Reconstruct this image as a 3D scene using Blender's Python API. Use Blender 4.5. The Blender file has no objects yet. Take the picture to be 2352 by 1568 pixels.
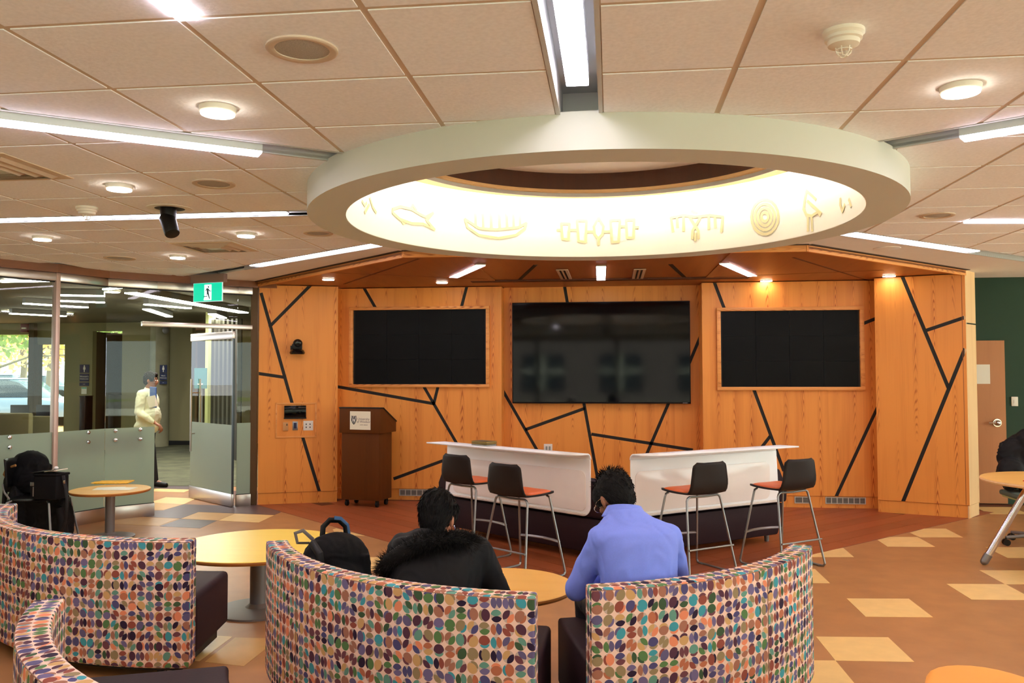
import bpy, bmesh, math, random
import numpy as np
from mathutils import Vector, Matrix, noise
random.seed(7)
PI = math.pi
SC = bpy.context.scene
COL = SC.collection
# ---------------------------------------------------------------- camera
F, PITCH, YAW, ROLL, H, HC = 1944.0, .0362, .1165, -.002, 1.64, 2.779
def _basis(p, y, r):
    f = np.array([-math.sin(y)*math.cos(p), math.cos(y)*math.cos(p), math.sin(p)])
    rt = np.array([math.cos(y), math.sin(y), 0.]); up = np.cross(rt, f)
    c, s = math.cos(r), math.sin(r)
    return np.array([c*rt+s*up, -s*rt+c*up, f])
CM = _basis(PITCH, YAW, ROLL)
CP = np.array([0, 0, H])
cd = bpy.data.cameras.new('camera'); cam = bpy.data.objects.new('camera', cd); COL.objects.link(cam)
cam.matrix_world = Matrix(((CM[0][0], CM[1][0], -CM[2][0], 0), (CM[0][1], CM[1][1], -CM[2][1], 0), (CM[0][2], CM[1][2], -CM[2][2], H), (0, 0, 0, 1)))
cd.sensor_width = 36; cd.lens = F/2352*36; cd.clip_start = .05; cd.clip_end = 300
SC.camera = cam
# ---------------------------------------------------------------- world and exposure
w = bpy.data.worlds.new('world'); SC.world = w; w.use_nodes = True
bg = w.node_tree.nodes['Background']; bg.inputs[0].default_value = (.80, .90, 1.0, 1); bg.inputs[1].default_value = 4.0
SC.view_settings.view_transform = 'Standard'; SC.view_settings.look = 'None'
SC.view_settings.exposure = 0.85; SC.view_settings.gamma = 1; SC.view_settings.use_curve_mapping = False
STRIP_E, DOWN_E, COVE_E, HALL_E = 14.0, 20.0, 30.0, 34.
def area_light(name, loc, sx, sy, energy, rot=(0, 0, 0), col=(1, 1, 1)):
    l = bpy.data.lights.new(name, 'AREA'); l.shape = 'RECTANGLE'; l.size = sx; l.size_y = sy; l.energy = energy; l.color = col
    o = bpy.data.objects.new(name, l); COL.objects.link(o); o.location = loc; o.rotation_euler = rot; return o
# the sun outside reaches the parking lot
sl = bpy.data.lights.new('sun', 'SUN'); sl.energy = 18.0; sl.angle = .05; so = bpy.data.objects.new('sun', sl); COL.objects.link(so)
so.rotation_euler = (math.radians(38), 0, math.radians(150))
# ---------------------------------------------------------------- pixel to point
def ray(u, v): return CM.T @ np.array([(u-1176)/F, -(v-784)/F, 1.])
def atz(u, v, z): d = ray(u, v); return Vector(CP + d*(z-H)/d[2])
def fl(u, v): return atz(u, v, 0)
def aty(u, v, Y): d = ray(u, v); return Vector(CP + d*Y/d[1])
# ---------------------------------------------------------------- materials
def S(r, g, b):
    def c(x):
        x /= 255.; return x/12.92 if x <= .04045 else ((x+.055)/1.055)**2.4
    return (c(r), c(g), c(b), 1)
MATS = {}
def mat(name, col=(200, 200, 200), rough=.6, metal=0., spec=.5, emit=None, es=0., nscale=0., namt=.08, bump=0., coat=0., alpha=1., trans=0.):
    if name in MATS: return MATS[name]
    m = bpy.data.materials.new(name); m.use_nodes = True; MATS[name] = m
    nt = m.node_tree; b = nt.nodes['Principled BSDF']
    c = S(*col)
    b.inputs['Base Color'].default_value = c; b.inputs['Roughness'].default_value = rough; b.inputs['Metallic'].default_value = metal
    b.inputs['Specular IOR Level'].default_value = spec; b.inputs['Coat Weight'].default_value = coat
    b.inputs['Alpha'].default_value = alpha; b.inputs['Transmission Weight'].default_value = trans
    if emit: b.inputs['Emission Color'].default_value = S(*emit); b.inputs['Emission Strength'].default_value = es
    if nscale:
        tc = nt.nodes.new('ShaderNodeTexCoord'); n = nt.nodes.new('ShaderNodeTexNoise'); n.inputs['Scale'].default_value = nscale; n.inputs['Detail'].default_value = 4
        nt.links.new(tc.outputs['Object'], n.inputs['Vector'])
        if namt:
            mx = nt.nodes.new('ShaderNodeMixRGB'); mx.blend_type = 'MULTIPLY'; mx.inputs[0].default_value = 1
            rp = nt.nodes.new('ShaderNodeValToRGB'); lo = 1-namt*2; rp.color_ramp.elements[0].color = (lo, lo, lo, 1); rp.color_ramp.elements[1].color = (1+namt, 1+namt, 1+namt, 1)
            rp.color_ramp.elements[0].position = .3; rp.color_ramp.elements[1].position = .7
            nt.links.new(n.outputs['Fac'], rp.inputs[0]); mx.inputs[1].default_value = c; nt.links.new(rp.outputs[0], mx.inputs[2]); nt.links.new(mx.outputs[0], b.inputs['Base Color'])
        if bump:
            bp = nt.nodes.new('ShaderNodeBump'); bp.inputs['Strength'].default_value = bump; bp.inputs['Distance'].default_value = .01
            nt.links.new(n.outputs['Fac'], bp.inputs['Height']); nt.links.new(bp.outputs[0], b.inputs['Normal'])
    return m
class NG:
    def __init__(s, m): s.nt = m.node_tree
    def n(s, t, **k):
        o = s.nt.nodes.new(t)
        for a, v in k.items(): setattr(o, a, v)
        return o
    def m(s, op, a, b=None, c=None):
        o = s.n('ShaderNodeMath', operation=op)
        for i, x in enumerate((a, b, c)):
            if x is None: continue
            if isinstance(x, (int, float)): o.inputs[i].default_value = x
            else: s.nt.links.new(x, o.inputs[i])
        return o.outputs[0]
    def l(s, a, b): s.nt.links.new(a, b)
def wood(name, light, dark, rough=.42, leaf=.2, cath=1., horiz=False, spec=.4, tint=.10):
    if name in MATS: return MATS[name]
    m = mat(name, light, rough, spec=spec); g = NG(m); b = g.nt.nodes['Principled BSDF']
    uv = g.n('ShaderNodeUVMap'); sp = g.n('ShaderNodeSeparateXYZ'); g.l(uv.outputs[0], sp.inputs[0])
    u, v = (sp.outputs[1], sp.outputs[0]) if horiz else (sp.outputs[0], sp.outputs[1])
    q = g.m('DIVIDE', u, leaf); idx = g.m('FLOOR', q); lu = g.m('MULTIPLY', g.m('SUBTRACT', g.m('SUBTRACT', q, idx), .5), leaf)
    wn = g.n('ShaderNodeTexWhiteNoise', noise_dimensions='1D'); g.l(idx, wn.inputs['W']); rnd = wn.outputs['Value']
    def nz(su, sv, det=2):
        cb = g.n('ShaderNodeCombineXYZ'); g.l(g.m('ADD', g.m('MULTIPLY', u, su), g.m('MULTIPLY', rnd, 31.)), cb.inputs[0]); g.l(g.m('MULTIPLY', v, sv), cb.inputs[1])
        n = g.n('ShaderNodeTexNoise'); n.inputs['Scale'].default_value = 1; n.inputs['Detail'].default_value = det; g.l(cb.outputs[0], n.inputs['Vector']); return n.outputs['Fac']
    fine = nz(170, 2.2, 3); broad = nz(9, .5)
    ph = g.m('ADD', g.m('MULTIPLY', g.m('MULTIPLY', lu, lu), 330.), g.m('ADD', v, g.m('ADD', g.m('MULTIPLY', broad, 1.3), g.m('MULTIPLY', rnd, 5.))))
    wv = g.m('POWER', g.m('ADD', g.m('MULTIPLY', g.m('SINE', g.m('MULTIPLY', ph, 48.)), .5), .5), 3.)
    mask = g.m('MAXIMUM', g.m('SUBTRACT', 1., g.m('DIVIDE', g.m('ABSOLUTE', lu), .04)), 0.)
    vn = nz(2, .7); vm = g.m('MINIMUM', g.m('MAXIMUM', g.m('MULTIPLY', g.m('SUBTRACT', vn, .42), 6.), 0.), 1.)
    f = g.m('ADD', g.m('MULTIPLY', g.m('MULTIPLY', wv, g.m('MULTIPLY', mask, vm)), .9*cath), g.m('ADD', g.m('MULTIPLY', g.m('SUBTRACT', fine, .5), .55), g.m('MULTIPLY', g.m('SUBTRACT', broad, .45), .9)))
    f = g.m('ADD', f, g.m('MULTIPLY', g.m('SUBTRACT', rnd, .5), tint*2))
    mx = g.n('ShaderNodeMixRGB'); g.l(f, mx.inputs[0]); mx.use_clamp = True
    mx.inputs[1].default_value = S(*light); mx.inputs[2].default_value = S(*dark); g.l(mx.outputs[0], b.inputs['Base Color'])
    return m
def fabric():
    m = mat('fabric_print', (225, 185, 160), .85, spec=.2); g = NG(m); b = g.nt.nodes['Principled BSDF']
    uv = g.n('ShaderNodeUVMap'); sp = g.n('ShaderNodeSeparateXYZ'); g.l(uv.outputs[0], sp.inputs[0])
    qu, qv = g.m('DIVIDE', sp.outputs[0], .0495), g.m('DIVIDE', sp.outputs[1], .053)
    iu, iv = g.m('FLOOR', qu), g.m('FLOOR', qv)
    x, y = g.m('SUBTRACT', g.m('SUBTRACT', qu, iu), .5), g.m('SUBTRACT', g.m('SUBTRACT', qv, iv), .5)
    pal = [(84, 80, 122), (92, 128, 78), (186, 112, 80), (116, 70, 78), (70, 156, 168), (68, 92, 64), (154, 134, 98), (50, 36, 58), (150, 80, 66), (232, 142, 104), (118, 106, 144), (104, 154, 136), (88, 54, 70), (208, 164, 108), (102, 94, 128), (168, 114, 92)]
    def rnd(k):
        cb = g.n('ShaderNodeCombineXYZ'); g.l(iu, cb.inputs[0]); g.l(iv, cb.inputs[1]); cb.inputs[2].default_value = k
        wn = g.n('ShaderNodeTexWhiteNoise', noise_dimensions='3D'); g.l(cb.outputs[0], wn.inputs['Vector']); return wn.outputs['Value']
    def ramp(v):
        r = g.n('ShaderNodeValToRGB'); cr = r.color_ramp; cr.interpolation = 'CONSTANT'
        while len(cr.elements) < len(pal): cr.elements.new(.5)
        for i, c in enumerate(pal): cr.elements[i].position = i/len(pal); cr.elements[i].color = S(*c)
        g.l(v, r.inputs[0]); return r.outputs[0]
    kind = rnd(.5); th = g.m('MULTIPLY', g.m('FLOOR', g.m('MULTIPLY', rnd(3.5), 8.)), PI/4)
    th = g.m('ADD', th, .12)
    c, s_ = g.m('COSINE', th), g.m('SINE', th)
    a = g.m('ADD', g.m('MULTIPLY', x, c), g.m('MULTIPLY', y, s_)); bb = g.m('SUBTRACT', g.m('MULTIPLY', y, c), g.m('MULTIPLY', x, s_))
    def lens(off, hw, hh):  # intersection of two discs: pointed lens
        R = (hh*hh+hw*hw)/(2*hw); d = R-hw
        def dist(ox):
            dx = g.m('SUBTRACT', a, ox); return g.m('SQRT', g.m('ADD', g.m('MULTIPLY', dx, dx), g.m('MULTIPLY', bb, bb)))
        return g.m('MULTIPLY', g.m('LESS_THAN', dist(off-d), R), g.m('LESS_THAN', dist(off+d), R))
    circ = g.m('LESS_THAN', g.m('SQRT', g.m('ADD', g.m('MULTIPLY', x, x), g.m('MULTIPLY', y, y))), .485)
    def over(base, fac, colr):
        mx = g.n('ShaderNodeMixRGB'); g.l(fac, mx.inputs[0])
        if isinstance(base, tuple): mx.inputs[1].default_value = base
        else: g.l(base, mx.inputs[1])
        if isinstance(colr, tuple): mx.inputs[2].default_value = colr
        else: g.l(colr, mx.inputs[2])
        return mx.outputs[0]
    k2 = g.m('GREATER_THAN', kind, .42); k1 = g.m('SUBTRACT', 1., k2)
    col = over(S(240, 208, 188), circ, S(198, 176, 160))
    col = over(col, g.m('MULTIPLY', k1, g.m('MULTIPLY', circ, lens(.30, .21, .43))), ramp(rnd(9.5)))
    col = over(col, g.m('MULTIPLY', k1, g.m('MULTIPLY', circ, lens(-.10, .37, .52))), ramp(rnd(7.5)))
    col = over(col, g.m('MULTIPLY', k2, g.m('MULTIPLY', circ, lens(.25, .24, .47))), ramp(rnd(13.5)))
    col = over(col, g.m('MULTIPLY', k2, g.m('MULTIPLY', circ, lens(-.23, .25, .47))), ramp(rnd(15.5)))
    g.l(col, b.inputs['Base Color'])
    return m
def glass(name, tint=(215, 228, 215), refl=1.0):
    if name in MATS: return MATS[name]
    m = bpy.data.materials.new(name); m.use_nodes = True; MATS[name] = m; nt = m.node_tree; nt.nodes.clear()
    o = nt.nodes.new('ShaderNodeOutputMaterial'); t = nt.nodes.new('ShaderNodeBsdfTransparent'); t.inputs[0].default_value = S(*tint)
    gl = nt.nodes.new('ShaderNodeBsdfGlossy'); gl.inputs['Roughness'].default_value = .01; fr = nt.nodes.new('ShaderNodeFresnel'); fr.inputs[0].default_value = 1.5
    mm = nt.nodes.new('ShaderNodeMath'); mm.operation = 'MULTIPLY'; mm.inputs[1].default_value = refl; g_ = nt.nodes.new('ShaderNodeNewGeometry'); sb = nt.nodes.new('ShaderNodeMath'); sb.operation = 'SUBTRACT'; sb.inputs[0].default_value = 1; nt.links.new(g_.outputs['Backfacing'], sb.inputs[1]); m0 = nt.nodes.new('ShaderNodeMath'); m0.operation = 'MULTIPLY'; nt.links.new(fr.outputs[0], m0.inputs[0]); nt.links.new(sb.outputs[0], m0.inputs[1]); nt.links.new(m0.outputs[0], mm.inputs[0])
    mx = nt.nodes.new('ShaderNodeMixShader'); nt.links.new(mm.outputs[0], mx.inputs[0]); nt.links.new(t.outputs[0], mx.inputs[1]); nt.links.new(gl.outputs[0], mx.inputs[2]); nt.links.new(mx.outputs[0], o.inputs[0])
    return m
def emis(name, col, s): return mat(name, (240, 240, 240), .5, emit=col, es=s)
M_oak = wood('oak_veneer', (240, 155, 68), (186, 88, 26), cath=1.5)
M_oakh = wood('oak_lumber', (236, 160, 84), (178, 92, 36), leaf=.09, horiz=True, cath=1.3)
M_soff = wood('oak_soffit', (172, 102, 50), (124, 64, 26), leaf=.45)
M_head = wood('header_wood', (138, 84, 48), (96, 54, 28), leaf=.3, horiz=True)
M_lect = wood('dark_lectern_veneer', (98, 52, 15), (60, 30, 8), leaf=.25, cath=.5, rough=.55, spec=.15)
M_plank = wood('plank_wood', (160, 84, 50), (104, 50, 30), leaf=.1, cath=.2, rough=.38, tint=.3)
M_pale = wood('pale_oak', (244, 204, 150), (216, 160, 100), leaf=.3, cath=.6)
M_door = wood('door_veneer', (190, 128, 82), (160, 98, 58), leaf=.4, cath=.3)
M_drum = wood('drum_wood', (74, 38, 18), (50, 24, 10), leaf=.3, cath=.2)
M_top = wood('maple_top', (252, 222, 100), (240, 198, 72), leaf=.5, cath=.3, horiz=True, rough=.3)
M_top2 = wood('orange_maple_top', (240, 186, 98), (222, 156, 66), leaf=.5, cath=.3, horiz=True, rough=.32)
M_black = mat('black_reveal', (18, 15, 12), .6)
M_blk = mat('black_plastic', (16, 15, 15), .45, spec=.3)
M_tile = mat('ceiling_tile', (246, 247, 250), .95, nscale=60, namt=.03, bump=.15)
M_tbar = mat('ceiling_tbar', (212, 194, 172), .7)
M_gyp = mat('gypsum', (238, 234, 230), .9, nscale=8, namt=.01)
M_slot = mat('slot_paint', (196, 198, 196), .7)
M_ring = mat('ring_plaster', (206, 206, 194), .85)
M_floor = mat('floor_marmoleum', (180, 128, 80), .38, nscale=5, namt=.06, spec=.4)
M_cream = mat('tile_cream', (240, 202, 132), .38, nscale=9, namt=.03)
M_ochre = mat('tile_ochre', (206, 160, 96), .38, nscale=9, namt=.04)
M_dark = mat('tile_aubergine', (96, 78, 78), .38, nscale=9, namt=.04)
M_steel = mat('brushed_steel', (196, 186, 176), .28, metal=1.)
M_chr = mat('chrome', (220, 220, 224), .12, metal=1.)
M_gmet = mat('grey_metal', (150, 150, 150), .35, metal=.9)
M_gpaint = mat('grey_paint', (128, 124, 122), .5, metal=.3)
M_purp = mat('aubergine_vinyl', (46, 28, 33), .62, spec=.15, nscale=90, namt=.04, bump=.05)
M_white = mat('white_laminate', (252, 252, 254), .3)
M_board = mat('whiteboard', (248, 240, 236), .15, nscale=3, namt=.015)
M_fab = fabric()
M_orv = mat('orange_vinyl', (224, 102, 34), .4)
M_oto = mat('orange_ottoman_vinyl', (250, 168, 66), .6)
M_shell = mat('stool_shell', (30, 18, 14), .6, spec=.3)
M_screen = mat('screen_matte', (15, 15, 16), .4, spec=.1)
M_tv = mat('tv_gloss', (5, 5, 7), .06, spec=.3)
M_green = mat('dark_green_paint', (38, 66, 48), .8)
M_beige = mat('beige_paint', (176, 160, 118), .9)
M_conc = mat('concrete', (150, 146, 118), .85, nscale=4, namt=.08)
M_paper = mat('paper', (240, 236, 222), .8)
M_navy = mat('navy_sign', (24, 34, 74), .5)
M_wht = mat('white_plastic', (236, 230, 216), .45)
M_teal = mat('teal_print', (40, 112, 116), .7)
M_skin = mat('skin', (150, 96, 66), .55); M_skin2 = mat('skin_pale', (196, 130, 98), .55)
M_hair = mat('black_hair', (13, 10, 8), .75, spec=.25)
M_coat = mat('black_coat', (13, 12, 13), .75, spec=.3, nscale=40, namt=.05)
M_shirt = mat('blue_shirt', (128, 148, 244), .8, nscale=200, namt=.02)
M_wshirt = mat('white_shirt', (226, 226, 196), .8)
M_trou = mat('dark_trousers', (22, 22, 28), .8)
M_bag = mat('black_nylon', (15, 15, 17), .8, spec=.2, nscale=120, namt=.06, bump=.1)
M_glass = glass('clear_glass', (243, 247, 238), .6)
M_strip = emis('led_strip', (250, 240, 255), STRIP_E); M_down = emis('led_downlight', (255, 244, 225), DOWN_E)
M_cove = emis('led_cove', (255, 252, 246), COVE_E); M_hallstrip = emis('led_hall', (250, 248, 240), HALL_E)
def frosted():
    m = mat('frosted_glass', (176, 190, 172), .45, spec=.5); g = NG(m); b = g.nt.nodes['Principled BSDF']
    tr = g.n('ShaderNodeBsdfTransparent'); tr.inputs[0].default_value = S(205, 220, 205); tl = g.n('ShaderNodeBsdfTranslucent'); tl.inputs[0].default_value = S(190, 205, 190)
    m1 = g.n('ShaderNodeMixShader'); m1.inputs[0].default_value = .35; g.l(b.outputs[0], m1.inputs[1]); g.l(tl.outputs[0], m1.inputs[2])
    m2 = g.n('ShaderNodeMixShader'); m2.inputs[0].default_value = .12; g.l(m1.outputs[0], m2.inputs[1]); g.l(tr.outputs[0], m2.inputs[2])
    g.l(m2.outputs[0], g.nt.nodes['Material Output'].inputs[0]); return m
M_frost = frosted()
# ---------------------------------------------------------------- mesh builder
def rotz(a): return Matrix.Rotation(a, 3, 'Z')
class MB:
    def __init__(s): s.v = []; s.f = []; s.uv = {}
    def add(s, vs, fs):
        o = len(s.v); s.v += [Vector(x) for x in vs]; s.f += [tuple(i+o for i in q) for q in fs]; return s
    def box(s, c, size, R=None):
        h = Vector(size)/2; vs = []
        for x in (-1, 1):
            for y in (-1, 1):
                for z in (-1, 1):
                    p = Vector((x*h.x, y*h.y, z*h.z)); vs.append(Vector(c)+(R @ p if R else p))
        return s.add(vs, [(0, 1, 3, 2), (4, 6, 7, 5), (0, 4, 5, 1), (2, 3, 7, 6), (0, 2, 6, 4), (1, 5, 7, 3)])
    def prism(s, poly, z0, z1, fr=None):  # poly in (a,b); fr maps (a,b,c)->world
        fr = fr or (lambda a, b, c: Vector((a, b, c))); n = len(poly)
        ar = sum(poly[i][0]*poly[(i+1) % n][1]-poly[(i+1) % n][0]*poly[i][1] for i in range(n))
        if ar < 0: poly = poly[::-1]
        vs = [fr(a, b, z0) for a, b in poly]+[fr(a, b, z1) for a, b in poly]
        return s.add(vs, [tuple(range(n))[::-1], tuple(range(n, 2*n))]+[(i, (i+1) % n, n+(i+1) % n, n+i) for i in range(n)])
    def ngon(s, c, r, z0, z1, n=32, fr=None): return s.prism([(c[0]+r*math.cos(2*PI*i/n), c[1]+r*math.sin(2*PI*i/n)) for i in range(n)], z0, z1, fr)
    def cyl(s, p, q, r, r2=None, n=12):
        p, q = Vector(p), Vector(q); r2 = r if r2 is None else r2; d = (q-p).normalized(); a = d.orthogonal().normalized(); b = d.cross(a)
        vs = [p+(a*math.cos(2*PI*i/n)+b*math.sin(2*PI*i/n))*r for i in range(n)]+[q+(a*math.cos(2*PI*i/n)+b*math.sin(2*PI*i/n))*r2 for i in range(n)]
        return s.add(vs, [tuple(range(n))[::-1], tuple(range(n, 2*n))]+[(i, (i+1) % n, n+(i+1) % n, n+i) for i in range(n)])
    def tube(s, pts, r, n=8, flat=1.):
        pts = [Vector(p) for p in pts]; rings = []; pa = None
        for i, p in enumerate(pts):
            d = ((pts[min(i+1, len(pts)-1)]-p).normalized()+(p-pts[max(i-1, 0)]).normalized())
            d = d.normalized() if d.length > 1e-6 else Vector((0, 0, 1))
            a = d.orthogonal().normalized() if pa is None else (pa-d*pa.dot(d)).normalized()
            pa = a; b = d.cross(a); rr = r[i] if isinstance(r, (list, tuple)) else r
            rings.append([p+(a*math.cos(2*PI*k/n)+b*math.sin(2*PI*k/n)*flat)*rr for k in range(n)])
        vs = [v for R in rings for v in R]; fs = [tuple(range(n))[::-1], tuple(range(len(vs)-n, len(vs)))]
        for i in range(len(rings)-1):
            for k in range(n): fs.append((i*n+k, i*n+(k+1) % n, (i+1)*n+(k+1) % n, (i+1)*n+k))
        return s.add(vs, fs)
    def ell(s, c, rad, R=None, nu=16, nv=10):
        c = Vector(c); vs = []; fs = []
        for j in range(nv+1):
            t = PI*j/nv
            for i in range(nu):
                a = 2*PI*i/nu; p = Vector((rad[0]*math.sin(t)*math.cos(a), rad[1]*math.sin(t)*math.sin(a), rad[2]*math.cos(t))); vs.append(c+(R @ p if R else p))
        for j in range(nv):
            for i in range(nu): fs.append((j*nu+i, (j+1)*nu+i, (j+1)*nu+(i+1) % nu, j*nu+(i+1) % nu))
        return s.add(vs, fs)
    def lathe(s, prof, c, n=32, R=None):
        c = Vector(c); vs = []; fs = []; m = len(prof)
        for i in range(n):
            a = 2*PI*i/n
            for r, z in prof:
                p = Vector((r*math.cos(a), r*math.sin(a), z)); vs.append(c+(R @ p if R else p))
        for i in range(n):
            for j in range(m-1): fs.append((i*m+j, ((i+1) % n)*m+j, ((i+1) % n)*m+j+1, i*m+j+1))
        return s.add(vs, fs)
    def cap(s, p, q, r1, r2, n=14):
        s.cyl(p, q, r1, r2, n); s.ell(p, (r1,)*3, nu=n, nv=8); return s.ell(q, (r2,)*3, nu=n, nv=8)
def finish(me, m, smooth=True, ang=38):
    me.materials.append(m)
    if smooth:
        me.shade_smooth(); me.set_sharp_from_angle(angle=math.radians(ang))
def autouv(me):
    uvl = me.uv_layers.new(name='UVMap').data; Z = Vector((0, 0, 1))
    for p in me.polygons:
        n = p.normal
        if abs(n.z) > .8: t, b = Vector((1, 0, 0)), Vector((0, 1, 0))
        else: t = Z.cross(n).normalized(); b = Z
        for li in p.loop_indices:
            co = me.vertices[me.loops[li].vertex_index].co; uvl[li].uv = (co.dot(t), co.dot(b))
def build(name, mb, m, parent=None, bev=0., smooth=True, kind=None, label=None, seg=2, uv=True, weld=True, ang=38):
    me = bpy.data.meshes.new(name); me.from_pydata([tuple(v) for v in mb.v], [], mb.f); me.validate(); me.update()
    if weld:
        bm = bmesh.new(); bm.from_mesh(me); bmesh.ops.remove_doubles(bm, verts=bm.verts, dist=1e-6)
        if bev: bmesh.ops.bevel(bm, geom=[e for e in bm.edges if len(e.link_faces) == 2 and e.calc_face_angle(0) > .6], offset=bev, segments=seg, affect='EDGES', profile=.5, clamp_overlap=True)
        bmesh.ops.recalc_face_normals(bm, faces=bm.faces); bm.to_mesh(me); bm.free()
    if uv: autouv(me)
    finish(me, m, smooth, ang)
    o = bpy.data.objects.new(name, me); COL.objects.link(o)
    if parent: o.parent = parent; o.matrix_parent_inverse = parent.matrix_world.inverted() if False else Matrix.Translation(-Vector(parent.get('_loc', (0, 0, 0))))
    if kind: o['kind'] = kind
    if label: o['label'] = label
    return o
def thing(name, label, cat, loc=(0, 0, 0), group=None, kind=None):
    o = bpy.data.objects.new(name, None); COL.objects.link(o); o.location = loc; o['_loc'] = tuple(loc); o.empty_display_size = .1
    if label: o['label'] = label
    if cat: o['category'] = cat
    if group: o['group'] = group
    if kind: o['kind'] = kind
    return o
def tag(o, label, cat, group=None):
    o['label'] = label; o['category'] = cat
    if group: o['group'] = group
    return o
def sub(name, mb, m, part, **k):  # a sub-part: parent is a mesh part whose own world position is the origin
    o = build(name, mb, m, None, **k); o.parent = part
    o.matrix_parent_inverse = Matrix.Identity(4); return o
def text(body, size, m, parent, fr, a, b, c, name='lettering', align='CENTER', ext=.0006, sx=1.):
    cu = bpy.data.curves.new(name, 'FONT'); cu.body = body; cu.size = size; cu.extrude = ext; cu.align_x = align; cu.align_y = 'CENTER'; cu.materials.append(m)
    o = bpy.data.objects.new(name, cu); COL.objects.link(o)
    p0 = fr(a, b, c); ex = (fr(a+1, b, c)-p0).normalized(); ey = (fr(a, b+1, c)-p0).normalized(); ez = ex.cross(ey)
    o.matrix_world = Matrix.Translation(p0) @ Matrix((ex*sx, ey, ez)).transposed().to_4x4()
    me = bpy.data.meshes.new_from_object(o.evaluated_get(bpy.context.evaluated_depsgraph_get())); mw = o.matrix_world.copy(); bpy.data.objects.remove(o); bpy.data.curves.remove(cu)
    if not me.materials: me.materials.append(m)
    o = bpy.data.objects.new(name, me); COL.objects.link(o); o.matrix_basis = mw
    if len(body) > 1: o['kind'] = 'stuff'
    if parent:
        o.parent = parent; o.matrix_parent_inverse = Matrix.Translation(-Vector(parent.get('_loc', (0, 0, 0)))); o.matrix_basis = mw
    return o
# ---------------------------------------------------------------- 2d clipping
def clip(poly, n, d):  # keep points with p.n >= d
    out = []; L = len(poly)
    for i in range(L):
        p, q = poly[i], poly[(i+1) % L]; a = p[0]*n[0]+p[1]*n[1]-d; b = q[0]*n[0]+q[1]*n[1]-d
        if a >= 0: out.append(p)
        if a*b < 0: t = a/(a-b); out.append((p[0]+(q[0]-p[0])*t, p[1]+(q[1]-p[1])*t))
    return out
def area(poly): return abs(sum(poly[i][0]*poly[(i+1) % len(poly)][1]-poly[(i+1) % len(poly)][0]*poly[i][1] for i in range(len(poly))))/2 if len(poly) > 2 else 0
# wall frame
class Wall:
    def __init__(s, a, b):
        s.a = Vector((a[0], a[1], 0)); s.u = (Vector((b[0], b[1], 0))-s.a); s.L = s.u.length; s.u.normalize()
        s.n = Vector((s.u.y, -s.u.x, 0))
        if s.n.dot(-s.a) < 0: s.n = -s.n
    def fr(s, a, b, c=0): return s.a+s.u*a+Vector((0, 0, b))+s.n*c
    def px(s, u, v, off=0.):
        d = Vector(ray(u, v)); c = Vector(CP); t = (s.n.dot(s.a+s.n*off-c))/s.n.dot(d); p = c+d*t-s.a
        return (p.dot(s.u), p.z)
    def quad(s, mb, s0, s1, z0, z1, d0, d1): return mb.prism([(s0, z0), (s1, z0), (s1, z1), (s0, z1)], d0, d1, s.fr)
def bake(o):
    dg = bpy.context.evaluated_depsgraph_get(); dg.update(); me = bpy.data.meshes.new_from_object(o.evaluated_get(dg)); old = o.data; o.modifiers.clear(); o.data = me; bpy.data.meshes.remove(old)
# ================================================================ FLOOR
mb = MB().prism([(-30, -6), (12, -6), (12, 26), (-30, 26)], -.12, 0)
floor = build('floor', mb, M_floor, kind='structure', weld=False)
def flpoly(pts): return [tuple(fl(u, v)[:2]) for u, v in pts]
def rg(pts, s, ox, oy): return [(ox+x*s, oy+y*s) for x, y in pts]
k = .3189
tiles = [(rg(p, k, 1852, 1068), M_cream) for p in (
    [(70, 1235), (590, 1240), (778, 1417), (210, 1407)], [(290, 960), (738, 962), (912, 1095), (428, 1092)], [(1010, 855), (1435, 857), (1650, 972), (1190, 968)],
    [(1245, 757), (1650, 758), (1860, 858), (1432, 858)], [(1290, 590), (1640, 592), (1820, 670), (1450, 668)], [(512, 538), (600, 517), (800, 517), (928, 588), (585, 587)],
    [(745, 487), (850, 457), (1005, 457), (1128, 520), (820, 520)], [(-140, 662), (60, 635), (265, 595), (343, 662)], [(-330, 745), (62, 748), (170, 850), (-260, 848)],
    [(-250, 1405), (210, 1407), (430, 1670), (-150, 1670)], [(1200, 300), (1480, 302), (1600, 352), (1330, 352)])]
k = .17007
tiles += [(rg(p, k, 320, 1040), m) for p, m in (
    ([(240, 482), (690, 495), (600, 532), (120, 515)], M_cream), ([(360, 597), (770, 615), (600, 692), (140, 668)], M_cream), ([(140, 668), (598, 692), (325, 772), (0, 760)], M_ochre),
    ([(325, 774), (600, 693), (1075, 708), (1600, 705), (1740, 715), (1910, 800), (1830, 835), (800, 797), (560, 885), (60, 860), (0, 780)], M_dark),
    ([(800, 799), (1290, 818), (1060, 911), (562, 888)], M_ochre), ([(1292, 819), (1820, 842), (1610, 940), (1070, 912)], M_cream), ([(560, 890), (1055, 912), (820, 1017), (275, 990)], M_dark),
    ([(100, 425), (720, 440), (720, 490), (60, 475)], M_dark), ([(-350, 905), (-60, 862), (540, 886), (260, 985), (-420, 955)], M_ochre))]
tiles += [([(764, 1216), (772, 1213), (838.6, 1230.5), (774, 1228.5)], M_cream), ([(790, 1277), (960, 1283), (905, 1312), (740, 1305)], M_cream),
          ([(485, 1459), (534, 1462), (458, 1518), (400, 1515)], M_cream), ([(540, 1464), (640, 1466), (560, 1530), (470, 1520)], M_ochre)]
for p, m in tiles: build('floor_tile', MB().prism(flpoly(p), 0, .0015), m, floor, weld=False)
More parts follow.
